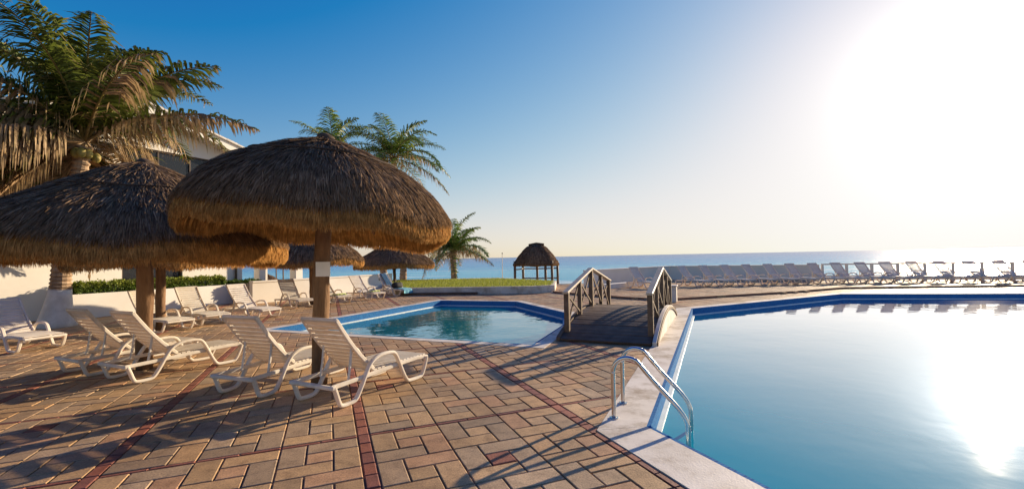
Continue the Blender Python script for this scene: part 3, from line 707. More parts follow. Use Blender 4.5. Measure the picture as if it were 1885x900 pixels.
def lounger(x, y, az, label, group=None, z=0, sc=1.0):
    """x,y = ground point between the rear feet, az = heading of the foot end"""
    o = proto if not used[0] else copy_tree(proto); used[0] = True
    o.location = (x, y, z); o.rotation_euler = (0, 0, -R(az)); o.scale = (sc, sc, sc)
    o['label'] = label; o['category'] = 'sun lounger'
    if group: o['group'] = group
    elif 'group' in o: del o['group']
    return o
NG = 'loungers under the big palapas'
lounger(-2.27, 5.22, 27, 'white slatted lounger in front of the palapa post with the notice, on its pool side', NG)
lounger(-3.42, 5.62, 21, 'white slatted lounger left of the palapa post with the notice', NG)
lounger(-5.58, 6.43, 25, 'white slatted lounger just right of the bare left palapa post', NG)
lounger(-6.65, 6.88, 25, 'white slatted lounger just left of the bare left palapa post', NG)
WG = 'loungers lined up along the house and garden wall'
lounger(-10.75, 9.55, 110, 'white lounger beside the whitewashed palm trunk', WG)
lounger(-9.62, 11.75, 112, 'white lounger in front of the hedge planter, next to the second palapa post', WG)
lounger(-9.35, 13.0, 118, 'white lounger with its back to the middle of the hedge planter', WG)
lounger(-8.55, 14.0, 114, 'white lounger just before the dark end hedge of the planter', WG)
lounger(-8.6, 17.2, 128, 'white lounger by the garden wall beside the slatted gate', WG)
lounger(-7.85, 18.55, 124, 'white lounger with a lime towel, next to the bare lounger by the slatted gate', WG)
lounger(-6.95, 19.9, 122, 'white lounger with a lime towel, next to the lounger holding the black bag', WG)
lounger(-6.2, 21.6, 122, 'white lounger by the garden wall holding a black bag and blue towels', WG)
RG = 'loungers in a row before the sea parapet'
lounger(5.9, 22.45, 150, 'white lounger standing apart from the row, in front of the low kerb wall', RG, TERR_Z)
n_row = 15
for k in range(n_row):
    t = k / (n_row - 1); x = 8.45 + (24.4 - 8.45) * t; y = 23.0 + 1.0 * math.sin(t * math.pi) - 1.4 * t
    lb = 'white lounger, %s from the plaster block end of the sea parapet row' % ('first second third fourth fifth sixth seventh eighth ninth tenth eleventh twelfth thirteenth fourteenth fifteenth'.split()[k])
    lounger(x, y, 148 + 32 * min(1, t * 1.4) + rnd.uniform(-4, 4), lb, RG, TERR_Z)

# ------------------------------------------------------------------ thatched roofs
def thatch_roof(parent, prof, n_str, seed, tilt=(0, 0), wob=.06, fringe=.34, square=False, width=.011, gold=1.0, nfr=None):
    """prof = [(r,z),...] apex -> eave (local z); returns list of parts"""
    rs = np.random.RandomState(seed)
    pr = np.array(prof); seg = np.hypot(np.diff(pr[:, 0]), np.diff(pr[:, 1])); cum = np.concatenate([[0], np.cumsum(seg)]); S = cum[-1]
    dense = np.linspace(0, S, 120); rr = np.interp(dense, cum, pr[:, 0]); zz = np.interp(dense, cum, pr[:, 1])
    k = np.ones(13) / 13; rr = np.convolve(np.pad(rr, 6, mode='edge'), k, 'valid'); zz = np.convolve(np.pad(zz, 6, mode='edge'), k, 'valid')
    ph = rs.uniform(0, 6.28, 6)
    def wobz(th): return wob * (.6 * np.sin(3 * th + ph[0]) + .5 * np.sin(5 * th + ph[1]) + .35 * np.sin(9 * th + ph[2]))
    def sq(th):
        if not square: return 1 + .02 * np.sin(4 * th + ph[3]) + .015 * np.sin(7 * th + ph[4])
        a = np.abs(np.cos(th)); b = np.abs(np.sin(th)); return 1 / np.maximum(a, b) ** .75
    endt = np.array([pr[-1, 0] - pr[-2, 0], pr[-1, 1] - pr[-2, 1]]); endt /= np.linalg.norm(endt)
    def pos(s, th, off):
        over = np.maximum(s - S, 0); sc = np.minimum(s, S)
        r_ = np.interp(sc, dense, rr); z_ = np.interp(sc, dense, zz)
        ang = np.minimum(over / .35, 1.0)
        r_ = r_ + over * (endt[0] * (1 - ang * .85)); z_ = z_ + over * (endt[1] * (1 - ang) - ang * 1.0)
        r2 = (r_ + off * .6) * sq(th); z2 = z_ + off * .8 + wobz(th) * np.clip(s / S, 0, 1) ** 2
        z2 = z2 + tilt[0] * r2 * np.cos(th) + tilt[1] * r2 * np.sin(th)
        return np.stack([r2 * np.cos(th), r2 * np.sin(th), z2], -1)
    def strands(N, s0, ln, off0, off1, c, jit=.10, w=width):
        th = rs.uniform(0, 2 * np.pi, N); dth = rs.normal(0, jit, N)
        K = 4; t = np.linspace(0, 1, K)
        s = s0[:, None] + ln[:, None] * t[None]; r_here = np.interp(np.minimum(s0, S), dense, rr)
        thk = th[:, None] + (dth / np.maximum(r_here, .3))[:, None] * t[None] * ln[:, None]
        off = off0[:, None] + (off1 - off0)[:, None] * t[None]
        Pp = pos(s, thk, off)
        side = np.stack([-np.sin(th), np.cos(th), np.zeros(N)], -1) + rs.normal(0, .35, (N, 3)); side /= np.linalg.norm(side, axis=1)[:, None]
        Wd = side[:, None, :] * (w * np.array([.9, 1, .8, .25]))[None, :, None] * rs.uniform(.6, 1.4, (N, 1, 1))
        return Pp, Wd, c
    # solid under-layer
    TH = np.linspace(0, 2 * np.pi, 65)[:-1]; ss = np.linspace(0.0, S + .05, 16); vs = []
    for s in ss: vs.append(pos(np.full(64, s), TH, np.full(64, -.035)))
    vs = np.concatenate(vs); fs = []
    for i in range(15):
        for k_ in range(64): fs.append((i * 64 + k_, i * 64 + (k_ + 1) % 64, (i + 1) * 64 + (k_ + 1) % 64, (i + 1) * 64 + k_))
    m_ = MB(); m_.tint((.42, .21, .075)); m_.add(vs, fs); m_.build('thatch_lining', M['thatch'], parent)
    # weathered outer coat
    N = n_str; u = rs.uniform(0, 1, N) ** .62; s0 = u * S * .96; ln = rs.uniform(.25, .55, N); ln = np.minimum(ln, S + rs.uniform(.0, .13, N) - s0 + .03); ln = np.maximum(ln, .06)
    base = np.array([.21, .138, .088]); br = rs.uniform(.5, 1.35, (N, 1)); cw = base * br + rs.uniform(0, 1, (N, 1)) ** 4 * np.array([.22, .16, .10])
    tt = np.linspace(0, 1, 4)[None, :, None]; lowmix = np.clip((s0 + ln - S * .80) / (S * .25), 0, 1)[:, None, None] * tt ** 1.5 * .55
    Cc = cw[:, None, :] * (1 - lowmix) + lowmix * np.array([.30, .165, .065]) * rs.uniform(.7, 1.2, (N, 1, 1))
    np_strips('thatch_coat', *[x for x in strands(N, s0, ln, rs.uniform(-.03, .015, N), rs.uniform(.0, .05, N), Cc)], M['thatch'], parent)
    # golden hanging fringe under the eave
    N = nfr or int(n_str * .9); s0 = S - rs.uniform(0, .30, N); ln = (S - s0) + fringe * rs.uniform(.45, 1.05, N)
    cg = np.array([.50, .27, .09]) * rs.uniform(.6, 1.25, (N, 1)) * gold
    np_strips('fringe', *[x for x in strands(N, s0, ln, rs.uniform(-.09, -.02, N), rs.uniform(-.12, .0, N), cg, .14, width * .8)], M['thatch'], parent)
    # crown tuft
    # binding rope
    sr = S * .50; Tr = np.linspace(0, 2 * np.pi, 49); pr_ = pos(np.full(49, sr) + .015 * np.sin(Tr * 6), Tr, np.full(49, .045))
    m_ = MB(); m_.tube([tuple(p) for p in pr_], .011, 6); m_.build('binding_rope', M['rope'], parent)
    return pos, S
def palapa(x, y, apex, prof, n_str, seed, label, tilt=(0, 0), post_r=.10, fringe=.34, group='thatched palapas on the terrace', notice=False, width=.011, lean=(0, 0), pmat='post_wood', z=0):
    e = empty('palapa', (x, y, z), label=label, cat='palapa', group=group)
    rt = bpy.data.objects.new('roof', None)
    pr_ = [(r_, apex + z) for r_, z in prof]
    pos, S = thatch_roof(e, pr_, n_str, seed, tilt, fringe=fringe, width=width)
    m_ = MB(); m_.smooth = True; rr_ = random.Random(seed)
    pts = [(lean[0] * (1 - t) + rr_.uniform(-.012, .012), lean[1] * (1 - t) + rr_.uniform(-.012, .012), -.05 + (apex - .1) * t) for t in np.linspace(0, 1, 12)]
    m_.tube(pts, [post_r * (1.08 - .12 * k / 11) * rr_.uniform(.95, 1.05) for k in range(12)], 14); m_.build('post', M[pmat], e)
    for k in range(10):
        th = 2 * math.pi * k / 10 + .2
        a = pos(np.array([.12]), np.array([th]), np.array([-.09]))[0]; b = pos(np.array([S * .5]), np.array([th]), np.array([-.09]))[0]; c = pos(np.array([S * .97]), np.array([th]), np.array([-.09]))[0]
        m_ = MB(); m_.tube([a, b, c], .022, 7); m_.build('rafter', M['post_wood'], e)
    m_ = MB(); m_.smooth = True; m_.tube([(0, 0, apex - .06), (0, 0, apex + .02), (.01, 0, apex + .045), (.01, 0, apex + .06)], [.13, .11, .07, .02], 14); m_.build('crown_cap', M['rope'], e)
    if notice:
        m_ = MB(); a = R(-112); Mz = Matrix.Rotation(a + R(90), 3, 'Z')
        m_.cbox((lean[0] * .5 + math.cos(a) * (post_r * 1.02) + .10, math.sin(a) * (post_r * 1.02) - .03, 1.545), (.20, .008, .19), .001, Matrix.Rotation(R(-8), 3, 'Z')); m_.build('notice', M['paper'], e, label='blank white notice fixed to the post')
    return e
PROF = [(0.04, 0.0), (.20, -.07), (.62, -.24), (1.20, -.54), (1.54, -.82), (1.73, -1.10)]
palapa(-2.47, 6.06, 3.30, [(r_ * .95, z) for r_, z in PROF], 46000, 11, 'big thatched palapa whose post carries the white notice', tilt=(-.06, -.055), notice=True, fringe=.22, width=.008, lean=(-.12, 0))
PROF2 = [(0.04, 0.0), (.22, -.06), (.62, -.26), (1.30, -.68), (1.78, -1.0), (2.05, -1.32)]
palapa(-5.85, 7.25, 3.28, PROF2, 46000, 12, 'big weathered palapa over the two loungers at the left', tilt=(-.01, -.03), fringe=.28, post_r=.105, width=.008)
palapa(-8.95, 11.6, 3.05, [(r_ * .88, z * .95) for r_, z in PROF2], 9000, 13, 'palapa almost hidden behind the left one, its slim post before the planter', fringe=.25, width=.016, post_r=.10)
palapa(-7.75, 17.6, 2.95, [(r_ * .92, z * .95) for r_, z in PROF2], 9000, 14, 'small palapa over the loungers beside the garden wall', fringe=.25, width=.018, post_r=.09)
palapa(-7.05, 27.2, 3.05, [(r_ * 1.12, z * 1.0) for r_, z in PROF2], 9000, 15, 'farthest small palapa on a thin dark post by the lawn', fringe=.28, width=.02, post_r=.085, pmat='deck', z=-.35)

# ------------------------------------------------------------------ beach gazebo
GX, GY, GZ = 1.95, 36.5, -1.06
e = empty('beach_gazebo', (GX, GY, GZ), R(-14), label='small thatched gazebo on dark posts at the beach edge', cat='gazebo')
gp = [(0.10, 3.72), (.72, 3.50), (1.30, 2.80), (1.70, 2.12)]
thatch_roof(e, gp, 9000, 31, wob=.03, fringe=.12, square=True, width=.02, gold=.6)
m_ = MB(); m_.smooth = True; m_.tube([(-.62, 0, 3.66), (0, 0, 3.74), (.62, 0, 3.68)], [.10, .13, .10], 10); m_.build('ridge_cap', M['rope'], e)
for (px, py) in ((-1.45, -1.45), (1.45, -1.45), (-1.45, 1.45), (1.45, 1.45), (-.25, 1.45), (.95, -1.45)):
    m_ = MB(); m_.smooth = True; m_.tube([(px, py, -.1), (px * 1.005, py, 1.1), (px, py * .995, 2.4)], [.11, .10, .10], 10); m_.build('post', M['deck'], e)
for (a, b, z) in (((-1.45, 1.45), (1.45, 1.45), .95), ((-1.45, 1.45), (1.45, 1.45), 1.75), ((-1.45, -1.45), (-1.45, 1.45), 1.75), ((-1.45, -1.45), (1.45, -1.45), 2.25), ((1.45, -1.45), (1.45, 1.45), 2.25)):
    m_ = MB(); m_.tube([(a[0], a[1], z), ((a[0] + b[0]) / 2, (a[1] + b[1]) / 2, z - .02), (b[0], b[1], z)], .05, 8); m_.build('beam', M['deck'], e)
# dark boulder beside it
bm = bmesh.new(); bmesh.ops.create_icosphere(bm, subdivisions=3, radius=1)
for v in bm.verts: v.co = Vector((v.co.x * .62, v.co.y * .5, v.co.z * .42)) * (1 + .16 * math.sin(5 * v.co.x + 2) * math.cos(4 * v.co.y + v.co.z * 3)); v.co.z = max(v.co.z, -.2)
me = bpy.data.meshes.new('boulder'); bm.to_mesh(me); bm.free(); me.materials.append(M['rock'])
o = link('boulder', me, label='dark rounded boulder on the sand beside the gazebo', cat='boulder'); o.location = (4.3, 34.0, -.85)
e = empty('flag_pole', (-.85, 38, -1.4), label='thin pale pole standing on the beach beside the gazebo', cat='pole')
m_ = MB(); m_.tube([(0, 0, 0), (0, 0, 1.8), (.02, 0, 3.35)], [.035, .03, .022], 8); m_.build('pole', M['plaster'], e)
m_ = MB(); m_.tube([(.02, 0, 3.34), (.02, 0, 3.4), (.02, 0, 3.46)], [.02, .06, .01], 10); m_.build('finial', M['rope'], e)

# ------------------------------------------------------------------ palms
def frond(parent, origin, az, el, L, droop, seed, leaf=.75, dead=0.0, nl=46, green=(.09, .15, .025), side_curl=0.0, sweep=0.35):
    rs = np.random.RandomState(seed); K = 24; t = np.linspace(0, 1, K)
    ang = el - droop * t ** 1.25; ds = L / (K - 1); h = np.concatenate([[0], np.cumsum(np.cos(ang[:-1]) * ds)]); z = np.concatenate([[0], np.cumsum(np.sin(ang[:-1]) * ds)])
    bend = side_curl * t ** 2 * L * .5
    ca, sa = math.cos(az), math.sin(az)
    C0 = np.stack([h * ca - bend * sa, h * sa + bend * ca, z], -1) + np.array(origin)
    Tn = np.gradient(C0, axis=0); Tn /= np.linalg.norm(Tn, axis=1)[:, None]
    e_ = MB(); e_.smooth = True; rc = np.array([.30, .24, .08]) * (1 - dead) + dead * np.array([.38, .25, .13]); e_.tint(rc)
    e_.tube([tuple(p) for p in C0[::2]] + [tuple(C0[-1])], [.035 * (1 - .9 * k / 12) + .003 for k in range(13)], 5)
    # leaflets
    N = nl * 2; tl = np.repeat(np.linspace(.10, .99, nl), 2) + rs.normal(0, .010, N); tl = np.clip(tl, 0, 1); sd = np.tile([1., -1.], nl)
    b = np.stack([np.interp(tl, t, C0[:, i]) for i in range(3)], -1); tn = np.stack([np.interp(tl, t, Tn[:, i]) for i in range(3)], -1)
    sidev = np.cross(tn, np.array([0, 0, 1.])); sidev /= np.linalg.norm(sidev, axis=1)[:, None] + 1e-9
    up = np.cross(sidev, tn)
    ll = leaf * (np.sin(np.pi * np.clip(tl * .86 + .14, 0, 1)) ** .6) * rs.uniform(.65, 1.15, N) * (1 - .35 * tl)
    dd = rs.uniform(0, 1, N) < (dead if dead < 1 else 1)
    lift = rs.uniform(.05, .45, N) * (1 - dd * 1.2)
    d1 = tn * (sweep + .35 * tl)[:, None] + sidev * (sd * .85)[:, None] + up * lift[:, None]; d1 /= np.linalg.norm(d1, axis=1)[:, None]
    g = np.array([0, 0, -1.]); sag = (rs.uniform(.35, 1.1, N) + dd * 1.4)[:, None]
    d2 = d1 + g * sag * .6; d2 /= np.linalg.norm(d2, axis=1)[:, None]; d3 = d1 + g * sag * 1.7; d3 /= np.linalg.norm(d3, axis=1)[:, None]
    s3 = (ll / 3)[:, None]; P = np.stack([b, b + d1 * s3, b + d1 * s3 + d2 * s3, b + d1 * s3 + d2 * s3 + d3 * s3], 1)
    wv = np.cross(d1, g + up * .3); wv /= np.linalg.norm(wv, axis=1)[:, None] + 1e-9; wv = wv * .4 + tn * .8; wv /= np.linalg.norm(wv, axis=1)[:, None]
    Wd = wv[:, None, :] * (np.array([.012, .022, .017, .002]) * (leaf / .75))[None, :, None]
    gc = np.array(green) * rs.uniform(.65, 1.35, (N, 1)); yc = np.array([.30, .26, .05]) * rs.uniform(.7, 1.2, (N, 1)); bc = np.array([.40, .27, .155]) * rs.uniform(.5, 1.3, (N, 1))
    col_ = np.where(dd[:, None], bc, gc); Cc = np.repeat(col_[:, None, :], 4, axis=1)
    tipb = rs.uniform(0, 1, N) < .25 + dead * .5
    Cc[:, 3] = np.where(tipb[:, None], bc, Cc[:, 3] * .6 + yc * .4); Cc[:, 2] = Cc[:, 2] * .85 + yc * .15
    o = np_strips('frond', P, Wd, Cc, M['leaf'], parent)
    r_ = e_.build('rib', M['leaf'], o)
    return o
def trunk_mesh(pts, rads, seed, ring=.10, name='trunk', material=None, parent=None):
    """ringed palm trunk through pts"""
    rr_ = random.Random(seed); P = [Vector(p) for p in pts]; fine = []; rad = []
    for i in range(len(P) - 1):
        p0, p1, p2, p3 = [P[max(0, min(len(P) - 1, i + d))] for d in (-1, 0, 1, 2)]
        n = max(3, int((p2 - p1).length / (ring / 3)))
        for s in range(n):
            t = s / n; fine.append(.5 * ((2 * p1) + (p2 - p0) * t + (2 * p0 - 5 * p1 + 4 * p2 - p3) * t * t + (3 * p1 - p0 - 3 * p2 + p3) * t ** 3)); rad.append(rads[i] + (rads[i + 1] - rads[i]) * t)
    fine.append(P[-1]); rad.append(rads[-1])
    rad = [r_ * (1 + .075 * ((k % 3) - 1) * -1 + rr_.uniform(-.015, .015)) for k, r_ in enumerate(rad)]
    m_ = MB(); m_.tube(fine, rad, 14); return m_.build(name, material or M['trunk'], parent)
def crown(parent, top, n, L, seed, dead_low=.8, leaf=.75, nl=46, el_hi=80, el_lo=-35, green=(.09, .15, .025), low_az=None, dead_from=.45, droop=(60, 105)):
    rr_ = random.Random(seed)
    for k in range(n):
        t = k / (n - 1); az = rr_.uniform(*low_az) if (low_az and t > .43) else k * 2.39996 + rr_.uniform(-.2, .2); el = R(el_hi + (el_lo - el_hi) * t ** .9) + rr_.uniform(-.1, .1)
        dead = 0.0 if t < dead_from else min(1, (t - dead_from) / .4) * dead_low * rr_.uniform(.3, 1.2)
        frond(parent, top, az, el, L * rr_.uniform(.82, 1.08) * (.92 + .08 * min(1, t * 3)), R(rr_.uniform(*droop)) * (1.0 if t < .7 else .75), seed * 100 + k, leaf * rr_.uniform(.85, 1.1), max(0, min(1, dead)), nl, green, rr_.uniform(-.25, .25))
# the large palm by the house
PX, PY = -12.45, 12.55
e = empty('coconut_palm', (PX, PY, 0), label='tall coconut palm with browned fronds and a whitewashed base beside the house', cat='palm tree')
trunk_mesh([(0, 0, 1.02), (.07, 0, 2.0), (.27, 0, 3.2), (.50, 0, 4.25), (.62, 0, 4.95)], [.235, .20, .185, .175, .20], 1, .11, 'trunk', M['trunk'], e)
m_ = MB(); m_.smooth = True; m_.tube([(-.10, 0, -.08), (-.09, 0, .15), (-.06, 0, .5), (-.02, 0, .85), (0, 0, 1.03)], [.46, .40, .31, .26, .242], 20); m_.build('painted_base', M['whitewash'], e)
crown(e, (.64, 0, 5.1), 54, 4.7, 41, dead_low=1.25, leaf=1.25, nl=92, el_hi=92, el_lo=-45, green=(.10, .135, .022), low_az=(R(100), R(258)), dead_from=.2, droop=(45, 100))
for k, (a, d) in enumerate(((-.5, .22), (.9, .24), (-1.6, .25), (2.4, .2), (-1.05, .30))):
    bm = bmesh.new(); bmesh.ops.create_uvsphere(bm, u_segments=14, v_segments=10, radius=.11)
    for v in bm.verts: v.co.z *= 1.3
    for f in bm.faces: f.smooth = True
    me = bpy.data.meshes.new('coconut'); bm.to_mesh(me); bm.free(); me.materials.append(M['coconut']); o = link('coconut', me, e); o.location = (.64 + d * math.cos(a), d * math.sin(a), 4.72 - .05 * k % .1)
# palms behind the big palapa
e = empty('coconut_palm', (-7.55, 31.0, -1.0), label='tall green coconut palm rising right behind the big palapa roof', cat='palm tree')
trunk_mesh([(0, 0, -.1), (.14, 0, 2.4), (.0, 0, 5.2), (-.40, 0, 8.6), (-.45, 0, 9.5)], [.30, .21, .18, .17, .20], 2, .2, 'trunk', M['trunk'], e)
crown(e, (-.45, 0, 9.55), 26, 4.6, 42, dead_low=.5, leaf=1.25, nl=60, el_hi=84, el_lo=-24, green=(.11, .18, .03))
e = empty('coconut_palm', (-8.8, 31.2, -1.0), label='leaning coconut palm with whitewashed foot, its crown peeping over the palapa apex', cat='palm tree')
trunk_mesh([(0, 0, 1.75), (-.5, 0, 3.4), (-1.6, 0, 6.2), (-3.2, 0, 9.3), (-3.4, 0, 10.1)], [.24, .21, .18, .17, .20], 3, .2, 'trunk', M['trunk'], e)
m_ = MB(); m_.smooth = True; m_.tube([(.14, 0, -.1), (.08, 0, .8), (0, 0, 1.76)], [.33, .28, .247], 14); m_.build('painted_base', M['whitewash'], e)
crown(e, (-3.4, 0, 10.15), 22, 4.0, 43, dead_low=.5, leaf=1.15, nl=54, el_hi=84, el_lo=-20, green=(.11, .18, .03))
e = empty('coconut_palm', (-4.3, 33.2, -1.06), label='young coconut palm with a short trunk growing just behind the raised lawn', cat='palm tree')
trunk_mesh([(0, 0, -.1), (.03, 0, 1.2), (0, 0, 2.3), (-.02, 0, 3.2)], [.27, .22, .21, .27], 4, .12, 'trunk', M['trunk'], e)
crown(e, (-.02, 0, 3.2), 24, 3.7, 44, dead_low=.7, leaf=1.1, nl=54, el_hi=86, el_lo=-8, green=(.075, .15, .025))

# ------------------------------------------------------------------ house (local x along the facade, -y outwards)
HO = Vector((-12.3, 19.07)); e = empty('white_house', (HO.x, HO.y, 0), math.atan2(AX.y, AX.x), label='two-storey white house with a low gable roof and dark sliding windows', cat='house')
RIDGE, EAVE = -2.9, -6.9
def rake(s): return 7.30 + (-2.37 - s) * .2425 if s > RIDGE else 7.30 + (-2.37 - RIDGE) * .2425 - (RIDGE - max(s, EAVE)) * .2425
X0, X1, T = -17.0, 1.04, .28
ops_ = [(-3.42, .10, 3.60, 5.92), (-9.6, -4.82, 3.62, 5.92), (-3.40, -1.41, .02, 2.35), (-15.5, -11, 3.62, 5.92)]
xs_ = sorted(set([X0, X1] + [o_[0] for o_ in ops_] + [o_[1] for o_ in ops_])); m_ = MB()
for a, b in zip(xs_[:-1], xs_[1:]):
    blk = sorted([(o_[2], o_[3]) for o_ in ops_ if o_[0] < (a + b) / 2 < o_[1]]); z = -.2
    for lo, hi in blk + [(6.0, 6.0)]:
        if lo - z > .01: m_.box(((a + b) / 2, T / 2, (z + lo) / 2), (b - a, T, lo - z))
        z = hi
m_.build('facade_wall', M['plaster'], e)
m_ = MB(); gp_ = [(X0, 6.0), (X1, 6.0), (X1, rake(X1) - .3), (RIDGE, rake(RIDGE) - .3), (EAVE, rake(EAVE) - .3), (X0, rake(X0) - .3)]
vs = [(x, 0.0, z) for x, z in gp_] + [(x, T, z) for x, z in gp_]; n = 6
m_.add(vs, [tuple(range(n)), tuple(range(2 * n - 1, n - 1, -1))] + [(i, i + n, (i + 1) % n + n, (i + 1) % n) for i in range(n)]); m_.build('gable_wall', M['plaster'], e)
m_ = MB(); m_.box((X1 - T / 2, 4.3, 3.0), (T, 8.0, 6.4)); m_.build('side_wall', M['plaster'], e)
m_ = MB(); m_.box(((X0 + X1) / 2, 8.4, 3.0), (X1 - X0, T, 6.4)); m_.build('back_wall', M['plaster'], e)
m_ = MB(); m_.box(((X0 + X1) / 2 - .2, 4.3, 3.28), (X1 - X0 - .6, 7.8, .2)); m_.build('upper_floor', M['plaster'], e)
def slab(sa, sb, y0, y1, zo0, zo1, nm, mt):
    m_ = MB(); vs = [(sa, y0, rake(sa) + zo0), (sb, y0, rake(sb) + zo0), (sb, y0, rake(sb) + zo1), (sa, y0, rake(sa) + zo1)]; vs += [(x, y1, z) for x, _, z in vs]
    m_.add(vs, [(0, 1, 2, 3), (7, 6, 5, 4), (0, 4, 5, 1), (1, 5, 6, 2), (2, 6, 7, 3), (3, 7, 4, 0)]); return m_.build(nm, M[mt], e)
slab(RIDGE, 1.75, -.55, 9, -.30, -.02, 'roof', 'plaster'); slab(EAVE, RIDGE, -.55, 9, -.30, -.02, 'roof', 'plaster'); slab(-17.6, EAVE, -.55, 9, -.30, -.02, 'roof', 'plaster')
slab(RIDGE, 1.75, -.60, -.40, -.34, -.14, 'fascia', 'plaster')
M['rooftile'] = surf('roof_tile_edge', (.55, .50, .44), (.74, .70, .64), 6, .8, .4, 20)
for k in range(10):       # tile edge row along the rake
    s = 1.80 - k * .47; slab(s - .45, s, -.66, -.32, -.012, .055 + .012 * (k % 2), 'ridge_tile', 'rooftile')
m_ = MB(); m_.cbox(((-17 - 4.3) / 2, -.35, 3.25), (12.7, .7, .72), .01); m_.build('balcony_parapet', M['plaster'], e)
m_ = MB(); m_.cbox(((-17 - 4.3) / 2 + .02, -.37, 3.63), (12.8, .8, .05), .01); m_.build('balcony_cap', M['plaster'], e)
for (a, b, z0, z1), npan in zip(ops_, (3, 4, 2, 4)):
    w = empty('window' if z0 > 1 else 'glazed_door'); w.parent = e
    fr = .055
    for (c, sz) in ((((a + b) / 2, .10, z1 - fr / 2), (b - a, .09, fr)), (((a + b) / 2, .10, z0 + fr / 2), (b - a, .09, fr)), ((a + fr / 2, .10, (z0 + z1) / 2), (fr, .088, z1 - z0 - 2 * fr)), ((b - fr / 2, .10, (z0 + z1) / 2), (fr, .088, z1 - z0 - 2 * fr))):
        m_ = MB(); m_.box(c, sz); m_.build('frame', M['dark_frame'], w)
    for k in range(npan):
        x0_, x1_ = a + fr + (b - a - 2 * fr) * k / npan, a + fr + (b - a - 2 * fr) * (k + 1) / npan
        m_ = MB(); m_.box(((x0_ + x1_) / 2, .105 + .012 * (k % 2), (z0 + z1) / 2), (x1_ - x0_ - .05, .008, z1 - z0 - 2 * fr)); m_.build('pane', M['glass'], w)
        if k: m_ = MB(); m_.box((x0_, .10, (z0 + z1) / 2), (.05, .06, z1 - z0 - 2 * fr)); m_.build('mullion', M['dark_frame'], w)
    m_ = MB(); pts = []; nn = 80
    for k in range(nn + 1):
        x = a + .05 + (b - a - .1) * k / nn; pts.append((x, .28 + .035 * math.sin(k * 1.9) + .01 * math.sin(k * .7)))
    vs = [(x, y, z0 + .05) for x, y in pts] + [(x, y, z1 + .05) for x, y in pts]; m_.smooth = True
    m_.add(vs, [(k, k + 1, nn + 2 + k, nn + 1 + k) for k in range(nn)]); m_.build('curtain', M['curtain'], w)
m_ = MB(); m_.tube([(.72, -.06, .1), (.72, -.06, 3), (.72, -.06, 6.6)], .045, 8); m_.build('downpipe', M['dark_frame'], e)

# planter with hedge
def leaf_box(parent, x0, x1, y0, y1, z0, z1, n, seed, c=(.10, .16, .02), c2=(.30, .34, .05), size=.045, name='foliage', lump=.05):
    rs = np.random.RandomState(seed); fx = rs.uniform(0, 1, n); fy = rs.uniform(0, 1, n); fz = rs.uniform(0, 1, n) ** .6
    edge = rs.randint(0, 4, n); fy = np.where(edge == 0, rs.uniform(0, .12, n), fy); fz = np.where(edge == 1, rs.uniform(.88, 1, n), fz); fx = np.where(edge == 2, np.round(fx) * .96 + .02, fx)
    p = np.stack([x0 + (x1 - x0) * fx, y0 + (y1 - y0) * fy, z0 + (z1 - z0) * fz], -1)
    lm = np.sin(p[:, 0] * 9 + 1) * np.cos(p[:, 1] * 7) + np.sin(p[:, 0] * 21 + p[:, 1] * 5); p[:, 2] += lump * lm * fz; p += rs.normal(0, .018, (n, 3))
    d = rs.normal(0, 1, (n, 3)); d[:, 2] = np.abs(d[:, 2]) * .8 + .2; d /= np.linalg.norm(d, axis=1)[:, None]; L = size * rs.uniform(.7, 1.5, n)
    wv = np.cross(d, rs.normal(0, 1, (n, 3))); wv /= np.linalg.norm(wv, axis=1)[:, None]
    P = np.stack([p, p + d * L[:, None] * .5, p + d * L[:, None] + np.array([0, 0, -.01])], 1); Wd = wv[:, None, :] * (np.array([.15, .42, .04])[None, :, None] * L[:, None, None])
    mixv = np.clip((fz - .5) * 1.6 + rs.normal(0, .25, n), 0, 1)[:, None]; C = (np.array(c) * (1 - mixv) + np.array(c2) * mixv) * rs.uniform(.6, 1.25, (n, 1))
    return np_strips(name, P, Wd, C, M['hedge'], parent)
e2 = empty('planter', (HO.x, HO.y, 0), math.atan2(AX.y, AX.x), label='long white rendered planter against the house wall', cat='planter')
m_ = MB(); m_.cbox((-2.55, -.82, .37), (5.15, .14, .78), .012); m_.build('front_panel', M['plaster'], e2)
m_ = MB(); m_.cbox((-5.06, -.378, .365), (.14, .74, .77), .012); m_.build('end_panel', M['plaster'], e2)
m_ = MB(); m_.cbox((-.04, -.378, .365), (.14, .74, .77), .012); m_.build('end_panel', M['plaster'], e2)
m_ = MB(); m_.box((-2.55, -.378, .33), (4.86, .72, .66)); m_.build('soil', M['rock'], e2)
e3 = empty('clipped_hedge', (HO.x, HO.y, .66), math.atan2(AX.y, AX.x), label='bright green clipped hedge filling the white planter', cat='hedge')
leaf_box(e3, -4.95, -.15, -.74, -.06, .0, .42, 15000, 61); 
for k in range(8): m_ = MB(); x = -4.7 + k * .63; m_.tube([(x, -.38, -.05), (x + .03, -.36, .12), (x, -.34, .26)], .018, 6); m_.build('stem', M['trunk'], e3)
e3 = empty('box_hedge', (HO.x, HO.y, 0), math.atan2(AX.y, AX.x), label='dark square box hedge at the end of the planter beside the gate', cat='hedge')
leaf_box(e3, .12, 1.15, -1.25, -.25, .0, .86, 11000, 62, (.03, .06, .012), (.10, .16, .02)); m_ = MB(); m_.box((.63, -.75, .36), (.8, .76, .72)); m_.tint((.02, .03, .01)); m_.build('core', M['rock'], e3)
